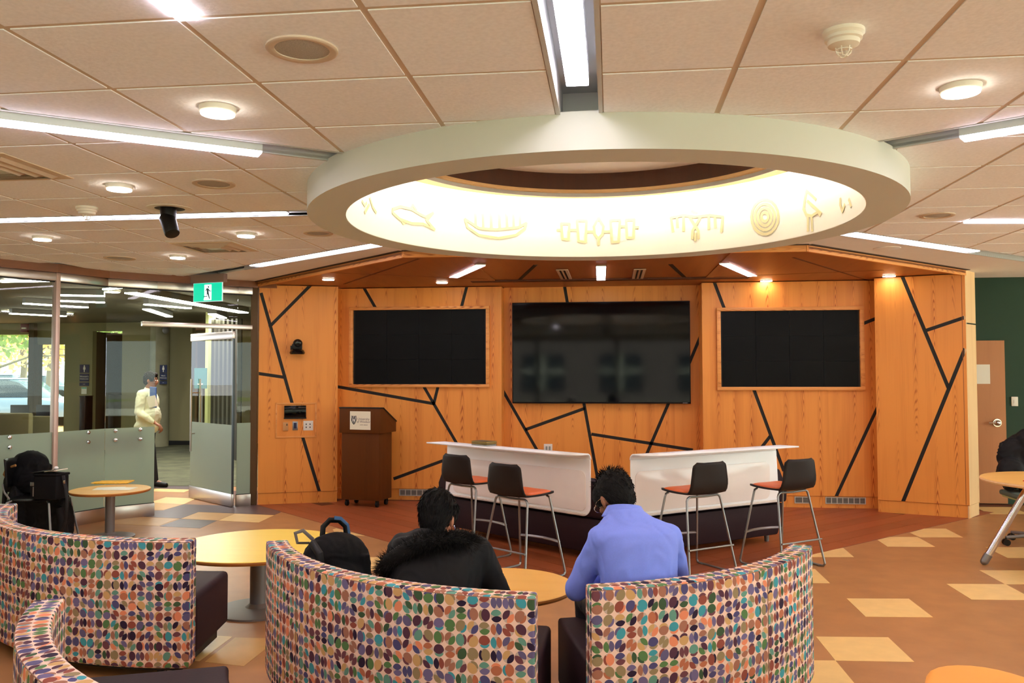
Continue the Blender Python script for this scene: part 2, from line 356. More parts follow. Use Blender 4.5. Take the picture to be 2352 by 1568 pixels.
# plank floor before the panelled niche: two halves laid chevron-wise
AP = (-.054, 6.11); n1 = Vector((.93, 1)).normalized(); n2 = Vector((-.98, 1)).normalized()
d1, d2 = n1.x*AP[0]+n1.y*AP[1], n2.x*AP[0]+n2.y*AP[1]
build('plank_underlay', MB().prism(clip(clip([(-7, 5), (6, 5), (6, 11.3), (-7, 11.3)], n1, d1), n2, d2), 0, .001), mat('plank_joint', (96, 46, 26), .6), floor, weld=False)
random.seed(3)
for side in (0, 1):
    d = Vector((1, -.93)).normalized() if side == 0 else Vector((1, .98)).normalized(); q = Vector((-d.y, d.x)); PW, PL = .19, 1.5
    for i in range(-40, 60):
        off = random.random()*PL
        for j in range(-12, 14):
            c0 = Vector(AP)+q*(i*PW)+d*(j*PL+off-PL/2)
            pl = [tuple(c0+d*a+q*b) for a, b in ((.002, .002), (PL-.002, .002), (PL-.002, PW-.002), (.002, PW-.002))]
            cen = c0+d*PL/2
            if abs(cen.x) > 6 or cen.y > 12 or cen.y < 5: continue
            pl = clip(clip(pl, n1, d1), n2, d2); pl = clip(pl, (-1, 0) if side == 0 else (1, 0), -AP[0] if side == 0 else AP[0])
            pl = clip(pl, (0, -1), -10.62)
            if area(pl) < .02: continue
            xc = sum(p[0] for p in pl)/len(pl); yc = sum(p[1] for p in pl)/len(pl)
            if yc > 10.4 and abs(xc) > 3.4: continue
            o = build('plank', MB().prism(pl, 0, .003), M_plank, floor, weld=False, uv=False, smooth=False)
            ul = o.data.uv_layers.new(name='UVMap').data; r = random.random()*9
            for lp in o.data.loops:
                co = Vector(o.data.vertices[lp.vertex_index].co[:2]); ul[lp.index].uv = (co.dot(q)*.2+i*.1+.03+r*0, co.dot(d)+r)
# ================================================================ CEILING
ceil = build('ceiling', MB().prism([(-9, -6), (10.5, -6), (10.5, 11.5), (-9, 11.5)], 3.5, 3.6), mat('slab_dark', (70, 68, 66), .9), kind='structure', weld=False)
RC = Vector((-.08, 5.56)); R_OUT, R_IN = 1.86, 1.63
def slot(p, ang, hw=.085): a = math.radians(ang); d = Vector((math.cos(a), math.sin(a))); return dict(p=Vector(p), d=d, n=Vector((-d.y, d.x)), hw=hw)
SL0 = slot((-.132, 3.7), 270); SL1 = slot((-1.44, 4.30), 215.6); SL2 = slot((-2.14, 5.80), 180); SL3 = slot((-2.094, 7.36), 142.8)
SR1 = slot((1.32, 4.46), -34.5); SR3 = slot((2.02, 7.30), 40.2)
def sect(poly, A, B, m=0.):  # region clockwise-after A and before B going counter-clockwise from A to B
    poly = clip(poly, A['n'], A['n'].dot(A['p'])+A['hw']+m) if A else poly
    return clip(poly, -B['n'], -B['n'].dot(B['p'])+B['hw']+m) if B else poly
def ringclip(poly, m=0.):
    if len(poly) < 3: return poly
    c = Vector((sum(p[0] for p in poly)/len(poly), sum(p[1] for p in poly)/len(poly)))-RC
    if c.length > R_OUT+.9: return poly
    if c.length < .3: return []
    n = c.normalized(); return clip(poly, n, n.dot(RC)+R_OUT-.10+m)
T = .6096
SECT = [('B0', SL1, SL0, (-1.9864, 2.5439)), ('S2', SL0, SR1, (.4704, 2.6044)), ('S3', SL2, SL1, (-3.2677, 3.8896)), ('S5', SL3, SL2, (-4.463, 6.285)), ('S4', SR1, SR3, (2.064, 4.93))]
tb = MB(); tp = MB(); npan = 0
for nm, A, B, o in SECT:
    for i in range(-16, 17):
        for j in range(-16, 14):
            x, y = o[0]+i*T, o[1]+j*T
            if x < -8.5 or x > 9.5 or y < -4.5 or y > 11: continue
            if x+T/2 < float(np.interp(y+T/2, (-4.5, 5.95, 8.29, 8.86, 9.28, 9.98, 10.2, 11.4), (-7.1, -7.0, -5.83, -5.63, -5.25, -4.59, -4.36, -4.2)))-.15: continue
            g = .0125; cell = [(x, y), (x+T, y), (x+T, y+T), (x, y+T)]; til = [(x+g, y+g), (x+T-g, y+g), (x+T-g, y+T-g), (x+g, y+T-g)]
            cell = ringclip(sect(cell, A, B)); til = ringclip(sect(til, A, B, .022), .01)
            if nm == 'S5': cell = clip(cell, (-.2, -1), -9.3); til = clip(til, (-.2, -1), -9.3)
            if area(cell) > .001: tb.prism(cell, HC+.004, HC+.02)
            if area(til) < .004: continue
            c = (sum(p[0] for p in til)/len(til), sum(p[1] for p in til)/len(til)); npan += 1
            vis = y > 1.8 and CM[0] @ (np.array([c[0], c[1], HC])-CP)/(CM[2] @ (np.array([c[0], c[1], HC])-CP)) < .75 and CM[0] @ (np.array([c[0], c[1], HC])-CP)/(CM[2] @ (np.array([c[0], c[1], HC])-CP)) > -.75
            if vis: build('ceiling_panel', MB().prism(til, HC, HC+.012), M_tile, ceil, weld=False, smooth=False)
            else: tp.prism(til, HC, HC+.0035)
o = build('ceiling_panel_field', tp, M_tile, ceil, weld=False, smooth=False); o['kind'] = 'stuff'
o = build('ceiling_grid', tb, M_tbar, ceil, weld=False, smooth=False); o['kind'] = 'stuff'
gy = MB()
for i in range(0, 31):
    for j in range(0, 10):
        x, y = -8.6+i*T*1, 6.0+j*T; cell = ringclip(sect([(x, y), (x+T, y), (x+T, y+T), (x, y+T)], SR3, SL3))
        if x+T > 9.9 or y+T > 11.4 or area(cell) < .001: continue
        gy.prism(cell, HC, HC+.02)
build('ceiling_plasterboard', gy, M_gyp, ceil, weld=True, smooth=False)
# light slots: channels sunk in the ceiling
def channel(s, t0, t1, name='light_slot'):
    m = MB(); fr = lambda a, b, c: Vector((*(s['p']+s['d']*a+s['n']*b), c)); h = s['hw']
    m.prism([(t0, -h), (t1, -h), (t1, h), (t0, h)], HC+.16, HC+.17, fr)
    for q in (-1, 1): m.prism([(t0, q*h), (t1, q*h), (t1, q*(h+.006)), (t0, q*(h+.006))], HC+.0, HC+.16, fr)
    for q in (-1, 1): m.prism([(t0, q*h), (t1, q*h), (t1, q*(h+.018)), (t0, q*(h+.018))], HC-.002, HC+.0, fr)
    return build(name, m, M_slot, ceil, smooth=False)
for s, t1 in ((SL0, 8), (SL1, 6.5), (SL2, 4.0), (SL3, 2.5), (SR1, 8), (SR3, 9)): channel(s, -.4, t1)
def strip_light(label, s, p0, p1, z=HC-.04, wd=.095, hz=None):
    hz = hz or z+.11
    def tt(p):
        if isinstance(p, (int, float)): return p
        q = atz(p[0], p[1], z); return (Vector((q.x, q.y))-s['p']).dot(s['d'])
    t0, t1 = sorted((tt(p0), tt(p1))); fr = lambda a, b, c: Vector((*(s['p']+s['d']*a+s['n']*b), c))
    t = thing('linear_light', label, 'light', fr(t0, 0, z)); h = wd/2
    build('housing', MB().prism([(t0, -h), (t1, -h), (t1, h), (t0, h)], z+.0115, hz, fr), mat('housing_white', (216, 220, 222), .5), t, smooth=False)
    build('lens', MB().prism([(t0+.002, -h+.001), (t1-.002, -h+.001), (t1-.002, h-.001), (t0+.002, h-.001)], z, z+.012, fr), M_strip, t, bev=.004)
    return t
strip_light('linear ceiling light in dark slot running to the ring, top centre', SL0, 2.6, (1318, 199), z=HC+.05)
strip_light('long linear light in slot at upper left, ending beside the ring', SL1, 4.6, (605, 350))
strip_light('long linear light passing behind the black ceiling camera', SL2, 3.9, (660, 491), z=HC-.0)
strip_light('linear light in angled slot just before the wood fascia, left of ring', SL3, (577, 611), (860, 562), z=HC-.0)
strip_light('linear light in slot at upper right beside the ring', SR1, (2190, 308), 6)
strip_light('linear light in angled slot before the wood fascia, right of ring', SR3, (1965, 537), (2245, 578), z=HC-.0)
a, b = atz(2220, 507, HC), atz(2420, 507, HC); s = dict(p=Vector((a.x, a.y)), d=Vector((b.x-a.x, b.y-a.y)).normalized(), hw=.05); s['n'] = Vector((-s['d'].y, s['d'].x))
strip_light('linear light between ceiling tiles at right edge, beyond the round speaker', s, 0, 3, z=HC-.012, wd=.1, hz=HC-.0002)
a, b = atz(435, 41, HC), atz(330, -45, HC); s = dict(p=Vector((a.x, a.y)), d=Vector((b.x-a.x, b.y-a.y)).normalized(), hw=.05); s['n'] = Vector((-s['d'].y, s['d'].x))
strip_light('short end of linear light at the top left edge, above the round speaker', s, .0, 2.2, z=HC-.012, wd=.075, hz=HC-.0002)
# ring drum
ring = thing('ceiling_ring', 'huge plaster ring hanging from the ceiling with a glowing inner drum', 'ceiling feature', (RC.x, RC.y, 2.616))
Z0, Z1, Z2, R3 = 2.616, 3.116, 3.27, 1.37
c3 = (RC.x, RC.y, 0)
build('plaster_ring', MB().lathe([(R_IN, Z0), (R_OUT, Z0), (R_OUT, HC+.01), (R_IN+.02, HC+.01), (R_IN+.02, Z1+.02), (R_IN, Z1+.02), (R_IN, Z0)], c3, 128), M_ring, ring, ang=30)
dr = build('inner_drum', MB().lathe([(R_IN-.004, Z0+.002), (R_IN-.004, Z1), (R_IN-.001, Z1), (R_IN-.001, Z0+.002), (R_IN-.004, Z0+.002)], c3, 128), mat('drum_white', (252, 251, 244), .9), ring, ang=30)
build('lip', MB().lathe([(R_IN, Z1), (R3, Z1), (R3, Z1+.02), (R_IN, Z1+.02), (R_IN, Z1)], c3, 96), mat('lip_tan', (222, 184, 130), .8), ring, ang=30)
build('upper_wood_band', MB().lathe([(R3, Z1+.02), (R3, Z2), (R3+.02, Z2), (R3+.02, Z1+.02), (R3, Z1+.02)], c3, 96), M_drum, ring, ang=30)
build('drum_ceiling', MB().ngon((RC.x, RC.y), R3+.02, Z2, Z2+.02, 64), M_gyp, ring)
build('cove_upstand', MB().lathe([(R3+.05, Z1-.03), (R3+.055, Z1-.03), (R3+.055, Z1), (R3+.05, Z1), (R3+.05, Z1-.03)], c3, 96), M_slot, ring, ang=30)
build('led_strip', MB().lathe([(R3+.058, Z1-.026), (R3+.062, Z1-.026), (R3+.062, Z1-.004), (R3+.058, Z1-.004), (R3+.058, Z1-.026)], c3, 96), M_cove, ring, ang=30)
# painted symbols on the drum (thin relief ribbons): plane coords a (along arc, m), b (z)
M_sym = mat('symbol_ochre', (220, 212, 170), .9)
def drumpt(u, v):  # pixel -> (theta, z) on far drum wall
    d = ray(u, v); c = CP-np.array([RC.x, RC.y, 0]); A = d[0]**2+d[1]**2; B = 2*(c[0]*d[0]+c[1]*d[1]); Cc = c[0]**2+c[1]**2-(R_IN-.008)**2
    t = (-B+math.sqrt(max(0, B*B-4*A*Cc)))/(2*A); p = CP+d*t; return Vector(p)
def stroke(m, pts, wd=.0105):
    P = [drumpt(*p) for p in pts]
    for a, b in zip(P[:-1], P[1:]):
        d = (b-a).normalized(); n = Vector((RC.x-a.x, RC.y-a.y, 0)).normalized(); s_ = d.cross(n)*wd; a2, b2 = a-d*wd*.5, b+d*wd*.5
        m.add([a2-s_, b2-s_, b2+s_, a2+s_, a2-s_+n*.002, b2-s_+n*.002, b2+s_+n*.002, a2+s_+n*.002], [(0, 1, 2, 3), (4, 7, 6, 5), (0, 4, 5, 1), (1, 5, 6, 2), (2, 6, 7, 3), (3, 7, 4, 0)])
def circ(cx, cy, rx, ry, n=18): return [(cx+rx*math.cos(2*PI*i/n), cy+ry*math.sin(2*PI*i/n)) for i in range(n+1)]
SY = [[[(902, 480), (920, 474), (945, 480), (965, 492), (978, 498), (995, 489), (980, 506), (998, 527), (972, 514), (945, 513), (918, 503), (902, 488), (902, 480)], [(922, 505), (926, 513), (936, 509)], [(945, 476), (948, 470), (956, 482)]],
      [[(1068, 503), (1074, 522), (1100, 540), (1145, 547), (1185, 540), (1205, 525), (1209, 512), (1190, 522), (1140, 527), (1100, 524), (1082, 512), (1068, 503)]]+[[(x, 522), (x-1, 492)] for x in (1093, 1110, 1129, 1148, 1165, 1180, 1195)],
      [[(1289, 513), (1308, 514), (1306, 550), (1292, 549), (1289, 513)], [(1325, 506), (1347, 507), (1345, 556), (1329, 554), (1325, 506)], [(1375, 500), (1364, 520), (1366, 538), (1374, 548), (1384, 538), (1386, 520), (1375, 500)], [(1375, 548), (1375, 562)], [(1402, 506), (1424, 505), (1421, 555), (1406, 556), (1402, 506)], [(1438, 505), (1457, 504), (1455, 546), (1440, 546), (1438, 505)], [(1280, 528), (1288, 528)], [(1308, 528), (1326, 528)], [(1347, 532), (1364, 532)], [(1386, 532), (1402, 532)], [(1424, 520), (1438, 520)], [(1457, 522), (1466, 522)]],
      [[(1541, 500), (1570, 494), (1597, 498), (1630, 494), (1660, 498)], [(1541, 500), (1546, 532)], [(1555, 498), (1556, 522)], [(1570, 496), (1570, 530)], [(1628, 496), (1628, 526)], [(1642, 496), (1643, 522)], [(1660, 498), (1657, 532)], [(1585, 500), (1604, 530), (1604, 548)], [(1608, 500), (1591, 530), (1590, 548)], [(1597, 536), (1597, 552)], [(1590, 484), (1600, 490)]],
      [circ(1757, 498, 31, 40), circ(1757, 498, 23, 30), circ(1757, 498, 15, 20), circ(1757, 498, 8, 10)],
      [[(1852, 438), (1866, 450), (1874, 458)], [(1852, 440), (1848, 462), (1846, 480), (1852, 493), (1864, 496), (1880, 486), (1884, 494)], [(1855, 462), (1870, 475), (1886, 490)], [(1856, 497), (1856, 530)], [(1864, 497), (1866, 530)]],
      [[(850, 455), (856, 475), (864, 488)], [(848, 470), (838, 488)], [(832, 462), (838, 472), (842, 466)]], [[(1930, 456), (1930, 470), (1935, 486), (1940, 470)]], [[(1950, 458), (1955, 474)]]]
for grp in SY:
    m_ = MB()
    for st in grp: stroke(m_, st)
    build('painted_symbol', m_, M_sym, ring, weld=False, smooth=False)
# ================================================================ PANELLED NICHE
def arch(nm, W, s0, s1, ztop, strips, pieces_kind='wall', base=.145, m=M_oak, returns=True, depth=.5, cut=[]):
    """one panelled wall: oak panel with black reveals cut in, oak base below"""
    root = thing(nm, None, None, kind='structure'); e = .03
    panel = build('oak_panel', W.quad(MB(), s0, s1, base, ztop, -depth, 0), m, root, bev=.0, smooth=False)
    if strips:
        cut_ = MB(); inl = []
        for p0, p1 in strips:
            a, b = Vector(W.px(*p0)), Vector(W.px(*p1)); d = (b-a).normalized(); a -= d*.01; b += d*.01; q = Vector((-d.y, d.x))*.02
            poly = [tuple(a-q), tuple(b-q), tuple(b+q), tuple(a+q)]
            inl.append((poly, d))
        for i, (poly, d) in enumerate(inl):
            c = MB().prism(poly, -.014-.0007*i, .01+.0006*i, W.fr); co = build('cutter', c, M_black, weld=False, smooth=False, uv=False)
            md = panel.modifiers.new('b', 'BOOLEAN'); md.operation = 'DIFFERENCE'; md.object = co; md.solver = 'EXACT'; inl[i] = (poly, co)
        bake(panel); panel.data.uv_layers.remove(panel.data.uv_layers[0]) if panel.data.uv_layers else None; autouv(panel.data)
        panel.data.materials.clear(); panel.data.materials.append(m)
        for poly, co in inl:
            bpy.data.objects.remove(co)
            for n_, dd in (((1, 0), s0+.002), ((-1, 0), -s1+.002), ((0, 1), base+.002), ((0, -1), -ztop+.002)): poly = clip(poly, n_, dd)
            if area(poly) > 1e-4: build('black_reveal', MB().prism(poly, -.0142, -.009, W.fr), M_black, root, weld=False, smooth=False)
    if base: build('base_panel', W.quad(MB(), s0, s1, 0, base-.004, -depth, -.012), m, root, smooth=False)
    return root
ZT = 2.735
W1 = Wall(fl(591.5, 1159.7)[:2], fl(774, 1153)[:2]); Y2 = 10.72; Yc = 10.97; Y4 = 10.60
W2 = Wall((-3.55, Y2), (aty(1152, 900, Y2).x, Y2)); W3 = Wall((W2.fr(W2.L, 0).x, Yc), (aty(1614, 900, Y4).x, Yc)); W4 = Wall((aty(1614, 900, Y4).x, Y4), (3.3, Y4))
W5 = Wall(fl(2017, 1176)[:2], fl(2228, 1190.8)[:2])
w1 = arch('wall_1', W1, 0, W1.L, ZT, [((600, 674), (671, 926)), ((695, 1003), (734, 1130)), ((722, 646), (620, 749)), ((590, 857), (652, 866))], depth=.3)
w2 = arch('wall_2', W2, 0, W2.L, ZT, [((829, 649), (863, 708)), ((1074, 650), (1059, 708)), ((770, 887), (997, 927)), ((973, 887), (1050, 1020)), ((1006, 887), (997, 924)), ((905, 1099), (1060, 1042))])
w3 = arch('wall_3', W3, 0, W3.L, ZT+.02, [((1295, 648), (1304, 700)), ((1150, 888), (1240, 1045)), ((1208, 986), (1342, 938)), ((1341, 925), (1380, 1140)), ((1538, 920), (1480, 1055)), ((1360, 997), (1590, 1033)), ((1584, 832), (1616, 755))], depth=.2)
w4 = arch('wall_4', W4, 0, W4.L, ZT, [((1640, 646), (1668, 720)), ((1730, 890), (1800, 1080)), ((1768, 1003), (1735, 1046)), ((1980, 744), (2025, 726)), ((2022, 922), (1918, 1146))], depth=.57)
w5 = arch('wall_5', W5, 0, W5.L, ZT, [((2073, 636), (2179, 892)), ((2126, 759), (2215, 729)), ((2216, 802), (2074, 1152))], depth=.22)
# edge strip joint and end return, its daylight painted in as paler oak
e0 = W5.px(2213, 900)[0]
build('edge_joint', W5.quad(MB(), e0, e0+.006, .15, ZT, 0, .0015), mat('joint_brown', (150, 80, 36), .6), w5, smooth=False)
R5 = Wall(W5.fr(W5.L, 0)[:2], fl(2250.6, 1182)[:2])
wr = thing('wall_6', None, None, kind='structure')
build('daylit_end_panel', R5.quad(MB(), 0, R5.L, .145, HC+.02, -.02, 0), M_pale, wr, smooth=False)
build('daylit_end_base', R5.quad(MB(), 0, R5.L, 0, .14, -.02, -.006), M_pale, wr, smooth=False)
build('steel_clip', R5.quad(MB(), .01, R5.L-.02, 2.17, 2.185, 0, .01), M_chr, wr, smooth=False)
# soffit with fascia
FA = [atz(590, 625, HC), atz(925, 576, HC), atz(1855, 561.5, HC), atz(2228, 614.5, HC)]
FA = [Vector((p.x, p.y)) for p in FA]; FA[0] = W1.fr(-.02, 0)[:2] and Vector(W1.fr(-.02, 0)[:2]); FA[3] = Vector(W5.fr(W5.L+.01, 0)[:2])
sof = thing('soffit', None, None, kind='structure'); sof.name = 'trim_soffit'
ZS = 2.745
sp_ = [FA[0], FA[1], FA[2], FA[3], Vector((3.9, 11.2)), Vector((-4.2, 11.2))]
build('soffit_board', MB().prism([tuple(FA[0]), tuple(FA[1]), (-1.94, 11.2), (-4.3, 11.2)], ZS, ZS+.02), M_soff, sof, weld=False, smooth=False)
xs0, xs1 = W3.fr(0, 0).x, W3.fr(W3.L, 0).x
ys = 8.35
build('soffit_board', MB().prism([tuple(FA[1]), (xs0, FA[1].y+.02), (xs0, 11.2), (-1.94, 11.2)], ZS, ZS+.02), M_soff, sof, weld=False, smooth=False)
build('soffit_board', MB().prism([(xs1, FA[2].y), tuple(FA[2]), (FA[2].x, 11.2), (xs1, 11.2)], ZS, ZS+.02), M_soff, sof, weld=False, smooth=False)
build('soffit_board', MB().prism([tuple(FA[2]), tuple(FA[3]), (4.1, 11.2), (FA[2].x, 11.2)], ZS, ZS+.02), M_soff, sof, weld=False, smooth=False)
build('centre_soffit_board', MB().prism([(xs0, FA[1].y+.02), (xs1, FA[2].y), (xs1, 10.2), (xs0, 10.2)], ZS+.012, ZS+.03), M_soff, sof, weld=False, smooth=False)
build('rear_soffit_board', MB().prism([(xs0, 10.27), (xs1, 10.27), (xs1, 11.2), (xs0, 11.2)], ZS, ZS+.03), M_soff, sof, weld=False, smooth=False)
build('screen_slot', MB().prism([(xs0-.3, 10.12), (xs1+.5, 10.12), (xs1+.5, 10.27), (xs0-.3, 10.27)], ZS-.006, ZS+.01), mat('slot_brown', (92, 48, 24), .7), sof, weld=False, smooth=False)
for a, b in zip(FA[:-1], FA[1:]):
    Wf = Wall(tuple(a), tuple(b)); build('fascia', Wf.quad(MB(), -.01, Wf.L+.01, ZS-.028, HC+.01, -.03, .0), M_oakh, sof, smooth=False)
    build('shadow_gap', Wf.quad(MB(), 0, Wf.L, HC-.006, HC-.001, 0, .05), mat('gap_dark', (60, 46, 36), .8), sof, smooth=False)
def soffseg(p, q, wd=.03, m=M_black, z=ZS, name='soffit_reveal'):
    a, b = atz(*p, z), atz(*q, z); d = (b-a).normalized(); n = Vector((-d.y, d.x, 0))*wd/2
    build(name, MB().prism([tuple((a-n)[:2]), tuple((b-n)[:2]), tuple((b+n)[:2]), tuple((a+n)[:2])], z-.002, z+.001), m, sof, weld=False, smooth=False)
soffseg((1230, 608), (1184, 651), .045, z=ZS+.011); soffseg((1540, 607), (1588, 651), .045, z=ZS+.011)
jb = mat('seam_brown', (110, 58, 26), .7)
soffseg((790, 652), (962, 594), .03, jb); soffseg((1998, 645), (1822, 591), .03, jb)
soffseg((740, 625), (1120, 641), .012, jb); soffseg((2030, 620), (1640, 636), .012, jb)
def soffit_light(label, p, q, w0=.08):
    a, b = atz(*p, ZS), atz(*q, ZS); d = (b-a).normalized(); n = Vector((-d.y, d.x, 0))*w0/2
    t = thing('soffit_light', label, 'light', a)
    pl = [tuple((a-n)[:2]), tuple((b-n)[:2]), tuple((b+n)[:2]), tuple((a+n)[:2])]
    build('lens', MB().prism(pl, ZS-.008, ZS-.001), M_strip, t)
    c = (a+b)/2; gr = [((x-c.x)*1.03+c.x, (y-c.y)*1.03+c.y) for x, y in pl]; build('frame', MB().prism(gr, ZS-.005, ZS+.006), M_wht, t)
soffit_light('short angled light in the wood soffit, above the left video wall', (1042, 636), (1104, 608), .1)
soffit_light('short light in the wood soffit straight above the big television', (1380.5, 642), (1380.5, 611), .1)
soffit_light('short angled light in the wood soffit, above the right video wall', (1728, 633), (1664, 604), .1)
def downlight(u, v, label, r, z=HC, drop=.028):
    p = atz(u, v, z-drop); t = thing('downlight', label, 'light', (p.x, p.y, z-drop))
    build('trim_ring', MB().lathe([(r, z-drop+.004), (r+.004, z-drop+.008), (r+.006, z), (r-.01, z), (r-.01, z-drop+.004), (r, z-drop+.004)], (p.x, p.y, 0), 32), M_wht, t)
    build('diffuser', MB().ngon((p.x, p.y), r-.002, z-drop-(.003 if drop > .02 else 0), z-drop+.006, 36), M_down, t)
for u, v, l, r in ((500, 262, 'round surface downlight above the long upper left light', .072), (274, 436, 'round downlight between the long left lights, above the smoke detector', .072), (97, 551, 'round downlight near left edge above the glass wall', .07),
                   (565, 543, 'round downlight left of ring, nearest the square vent', .07), (408, 593, 'round downlight above the running man exit sign', .07), (2207, 214, 'round surface downlight at upper right corner', .072)):
    downlight(u, v, l, r)
for u, v, l in ((754, 643, 'round downlight in wood soffit above the wall camera'), (1015, 650, 'round downlight in wood soffit over the left video wall'), (1760, 646, 'round downlight in wood soffit over the right video wall'), (2042, 635, 'round downlight in wood soffit at the far right panel')):
    downlight(u, v, l, .07, ZS, .012)
for u, v, l in ((1296, 630, 'slotted air grille in soffit left of the centre light'), (1467, 629, 'slotted air grille in soffit right of the centre light')):
    p = atz(u, v, ZS); t = thing('soffit_grille', l, 'vent', p); q = Matrix.Identity(3)
    build('frame', MB().box((p.x, p.y, ZS-.002), (.13, .9, .008)), mat('grille_pale', (214, 190, 160), .6), t)
    for dx in (-.022, .022): build('slot', MB().box((p.x+dx, p.y, ZS-.007), (.02, .84, .003)), M_black, t)
# ================================================================ CEILING FITTINGS
def speaker(u, v, label, r=.18):
    p = atz(u, v, HC); t = thing('ceiling_speaker', label, 'speaker', p)
    build('bezel', MB().lathe([(r, HC), (r, HC-.006), (r-.008, HC-.01), (r-.03, HC-.006), (r-.03, HC)], (p.x, p.y, 0), 40), M_tbar, t)
    build('grille', MB().lathe([(r-.028, HC-.002), (r*.4, HC-.006), (0.001, HC-.007)], (p.x, p.y, 0), 40), mat('speaker_grille', (184, 178, 168), .8, nscale=400, namt=.2), t)
speaker(694, 112, 'large round speaker in the ceiling at the upper left', .125); speaker(491, 421, 'round ceiling speaker right of the second downlight', .125); speaker(731, 535, 'round ceiling speaker touching the left side of the ring', .12)
speaker(275, 592, 'round ceiling speaker above the glass wall', .15); speaker(2153, 494, 'round ceiling speaker right of the ring', .12)
p = atz(2037, 570, HC); t = thing('ceiling_speaker', 'round paintable speaker in the smooth ceiling before the right fascia', 'speaker', p); build('bezel', MB().lathe([(.12, HC), (.12, HC-.004), (.11, HC-.006), (.0, HC-.006)], (p.x, p.y, 0), 40), M_gyp, t)
def smoke(u, v, label, sc=1.):
    p = atz(u, v, HC); t = thing('smoke_detector', label, 'smoke detector', p); k = sc
    build('housing', MB().lathe([(.068*k, HC), (.068*k, HC-.012), (.06*k, HC-.02), (.06*k, HC-.03), (.052*k, HC-.034), (.05*k, HC-.048), (.03*k, HC-.056), (0, HC-.056)], (p.x, p.y, 0), 36), M_wht, t)
    m_ = MB()
    for i in range(6):
        a = i*PI/3; ca, sa = math.cos(a), math.sin(a); m_.tube([(p.x+.026*k*ca, p.y+.026*k*sa, HC-.054), (p.x+.024*k*ca, p.y+.024*k*sa, HC-.072), (p.x+.012*k*ca, p.y+.012*k*sa, HC-.084)], .002, 6)
    for rr, zz in ((.025, .064), (.012, .084)): m_.tube([(p.x+rr*k*math.cos(i*PI/8), p.y+rr*k*math.sin(i*PI/8), HC-zz) for i in range(17)], .002, 6)
    build('sensor_cage', m_, M_wht, t)
smoke(1937, 72, 'white smoke detector on the ceiling at upper right'); smoke(200, 476, 'white smoke detector left of the black ceiling camera', 1.05)
p = atz(390, 478, HC); t = thing('ceiling_camera', 'black camera hanging from a round hole in the ceiling', 'camera', p)
build('ring_trim', MB().lathe([(.15, HC), (.15, HC-.003), (.10, HC-.005), (.10, HC)], (p.x, p.y, 0), 40), M_wht, t)
build('recess', MB().lathe([(.10, HC-.002), (.0, HC-.003)], (p.x, p.y, 0), 32), M_black, t)
build('neck', MB().cyl((p.x-.01, p.y, HC), (p.x-.01, p.y, HC-.09), .055, .05, 20), M_blk, t, bev=.004)
build('camera_head', MB().cyl((p.x-.02, p.y, HC-.06), (p.x+.05, p.y-.05, HC-.19), .055, .05, 24), M_blk, t, bev=.01)
def diffuser(pts, label):
    P = [atz(u, v, HC) for u, v in pts]; c = sum(P, Vector())/4; t = thing('air_diffuser', label, 'vent', c)
    for i, (s0, dz) in enumerate(((1, -.002), (.8, -.008), (.55, -.012), (.3, -.016))):
        build('vane' if i else 'frame', MB().prism([tuple((c+(q-c)*s0)[:2]) for q in P], HC+dz-.002, HC+dz+.001), mat('vane%d' % (i % 2), ((190, 165, 135), (140, 112, 84))[i % 2], .5, metal=.3), t, bev=.001)
o = (-4.463+1*T, 6.285+1*T)
def tilepx(ox, oy): return [(ox, oy), (ox+T, oy), (ox+T, oy+T), (ox, oy+T)]
c = atz(495, 567, HC); t = thing('air_diffuser', 'square louvred air vent left of the ring', 'vent', c)
def diff(t, c, h=.29):
    build('frame', MB().box((c.x, c.y, HC-.002), (h*2, h*2, .006)), mat('vent_tan', (214, 192, 164), .5), t)
    for i, s_ in enumerate((.8, .6, .4)):
        m_ = MB(); q = h*s_; m_.lathe([(q*1.414, HC-.005), (q*1.414-.03, HC-.02-.004*i), (q*1.414-.034, HC-.02-.004*i), (q*1.414-.006, HC-.005)], (c.x, c.y, 0), 4, rotz(PI/4)); build('louvre', m_, mat('vent_louvre', (206, 190, 168), .4, metal=.2), t, smooth=False)
    build('centre_plate', MB().box((c.x, c.y, HC-.012), (.16, .16, .01)), mat('vent_plate', (220, 226, 214), .3, metal=.3), t)
diff(t, c)
c = atz(-18, 385, HC); t = thing('air_diffuser', 'square air vent cut by the left edge of the picture', 'vent', c); diff(t, c)
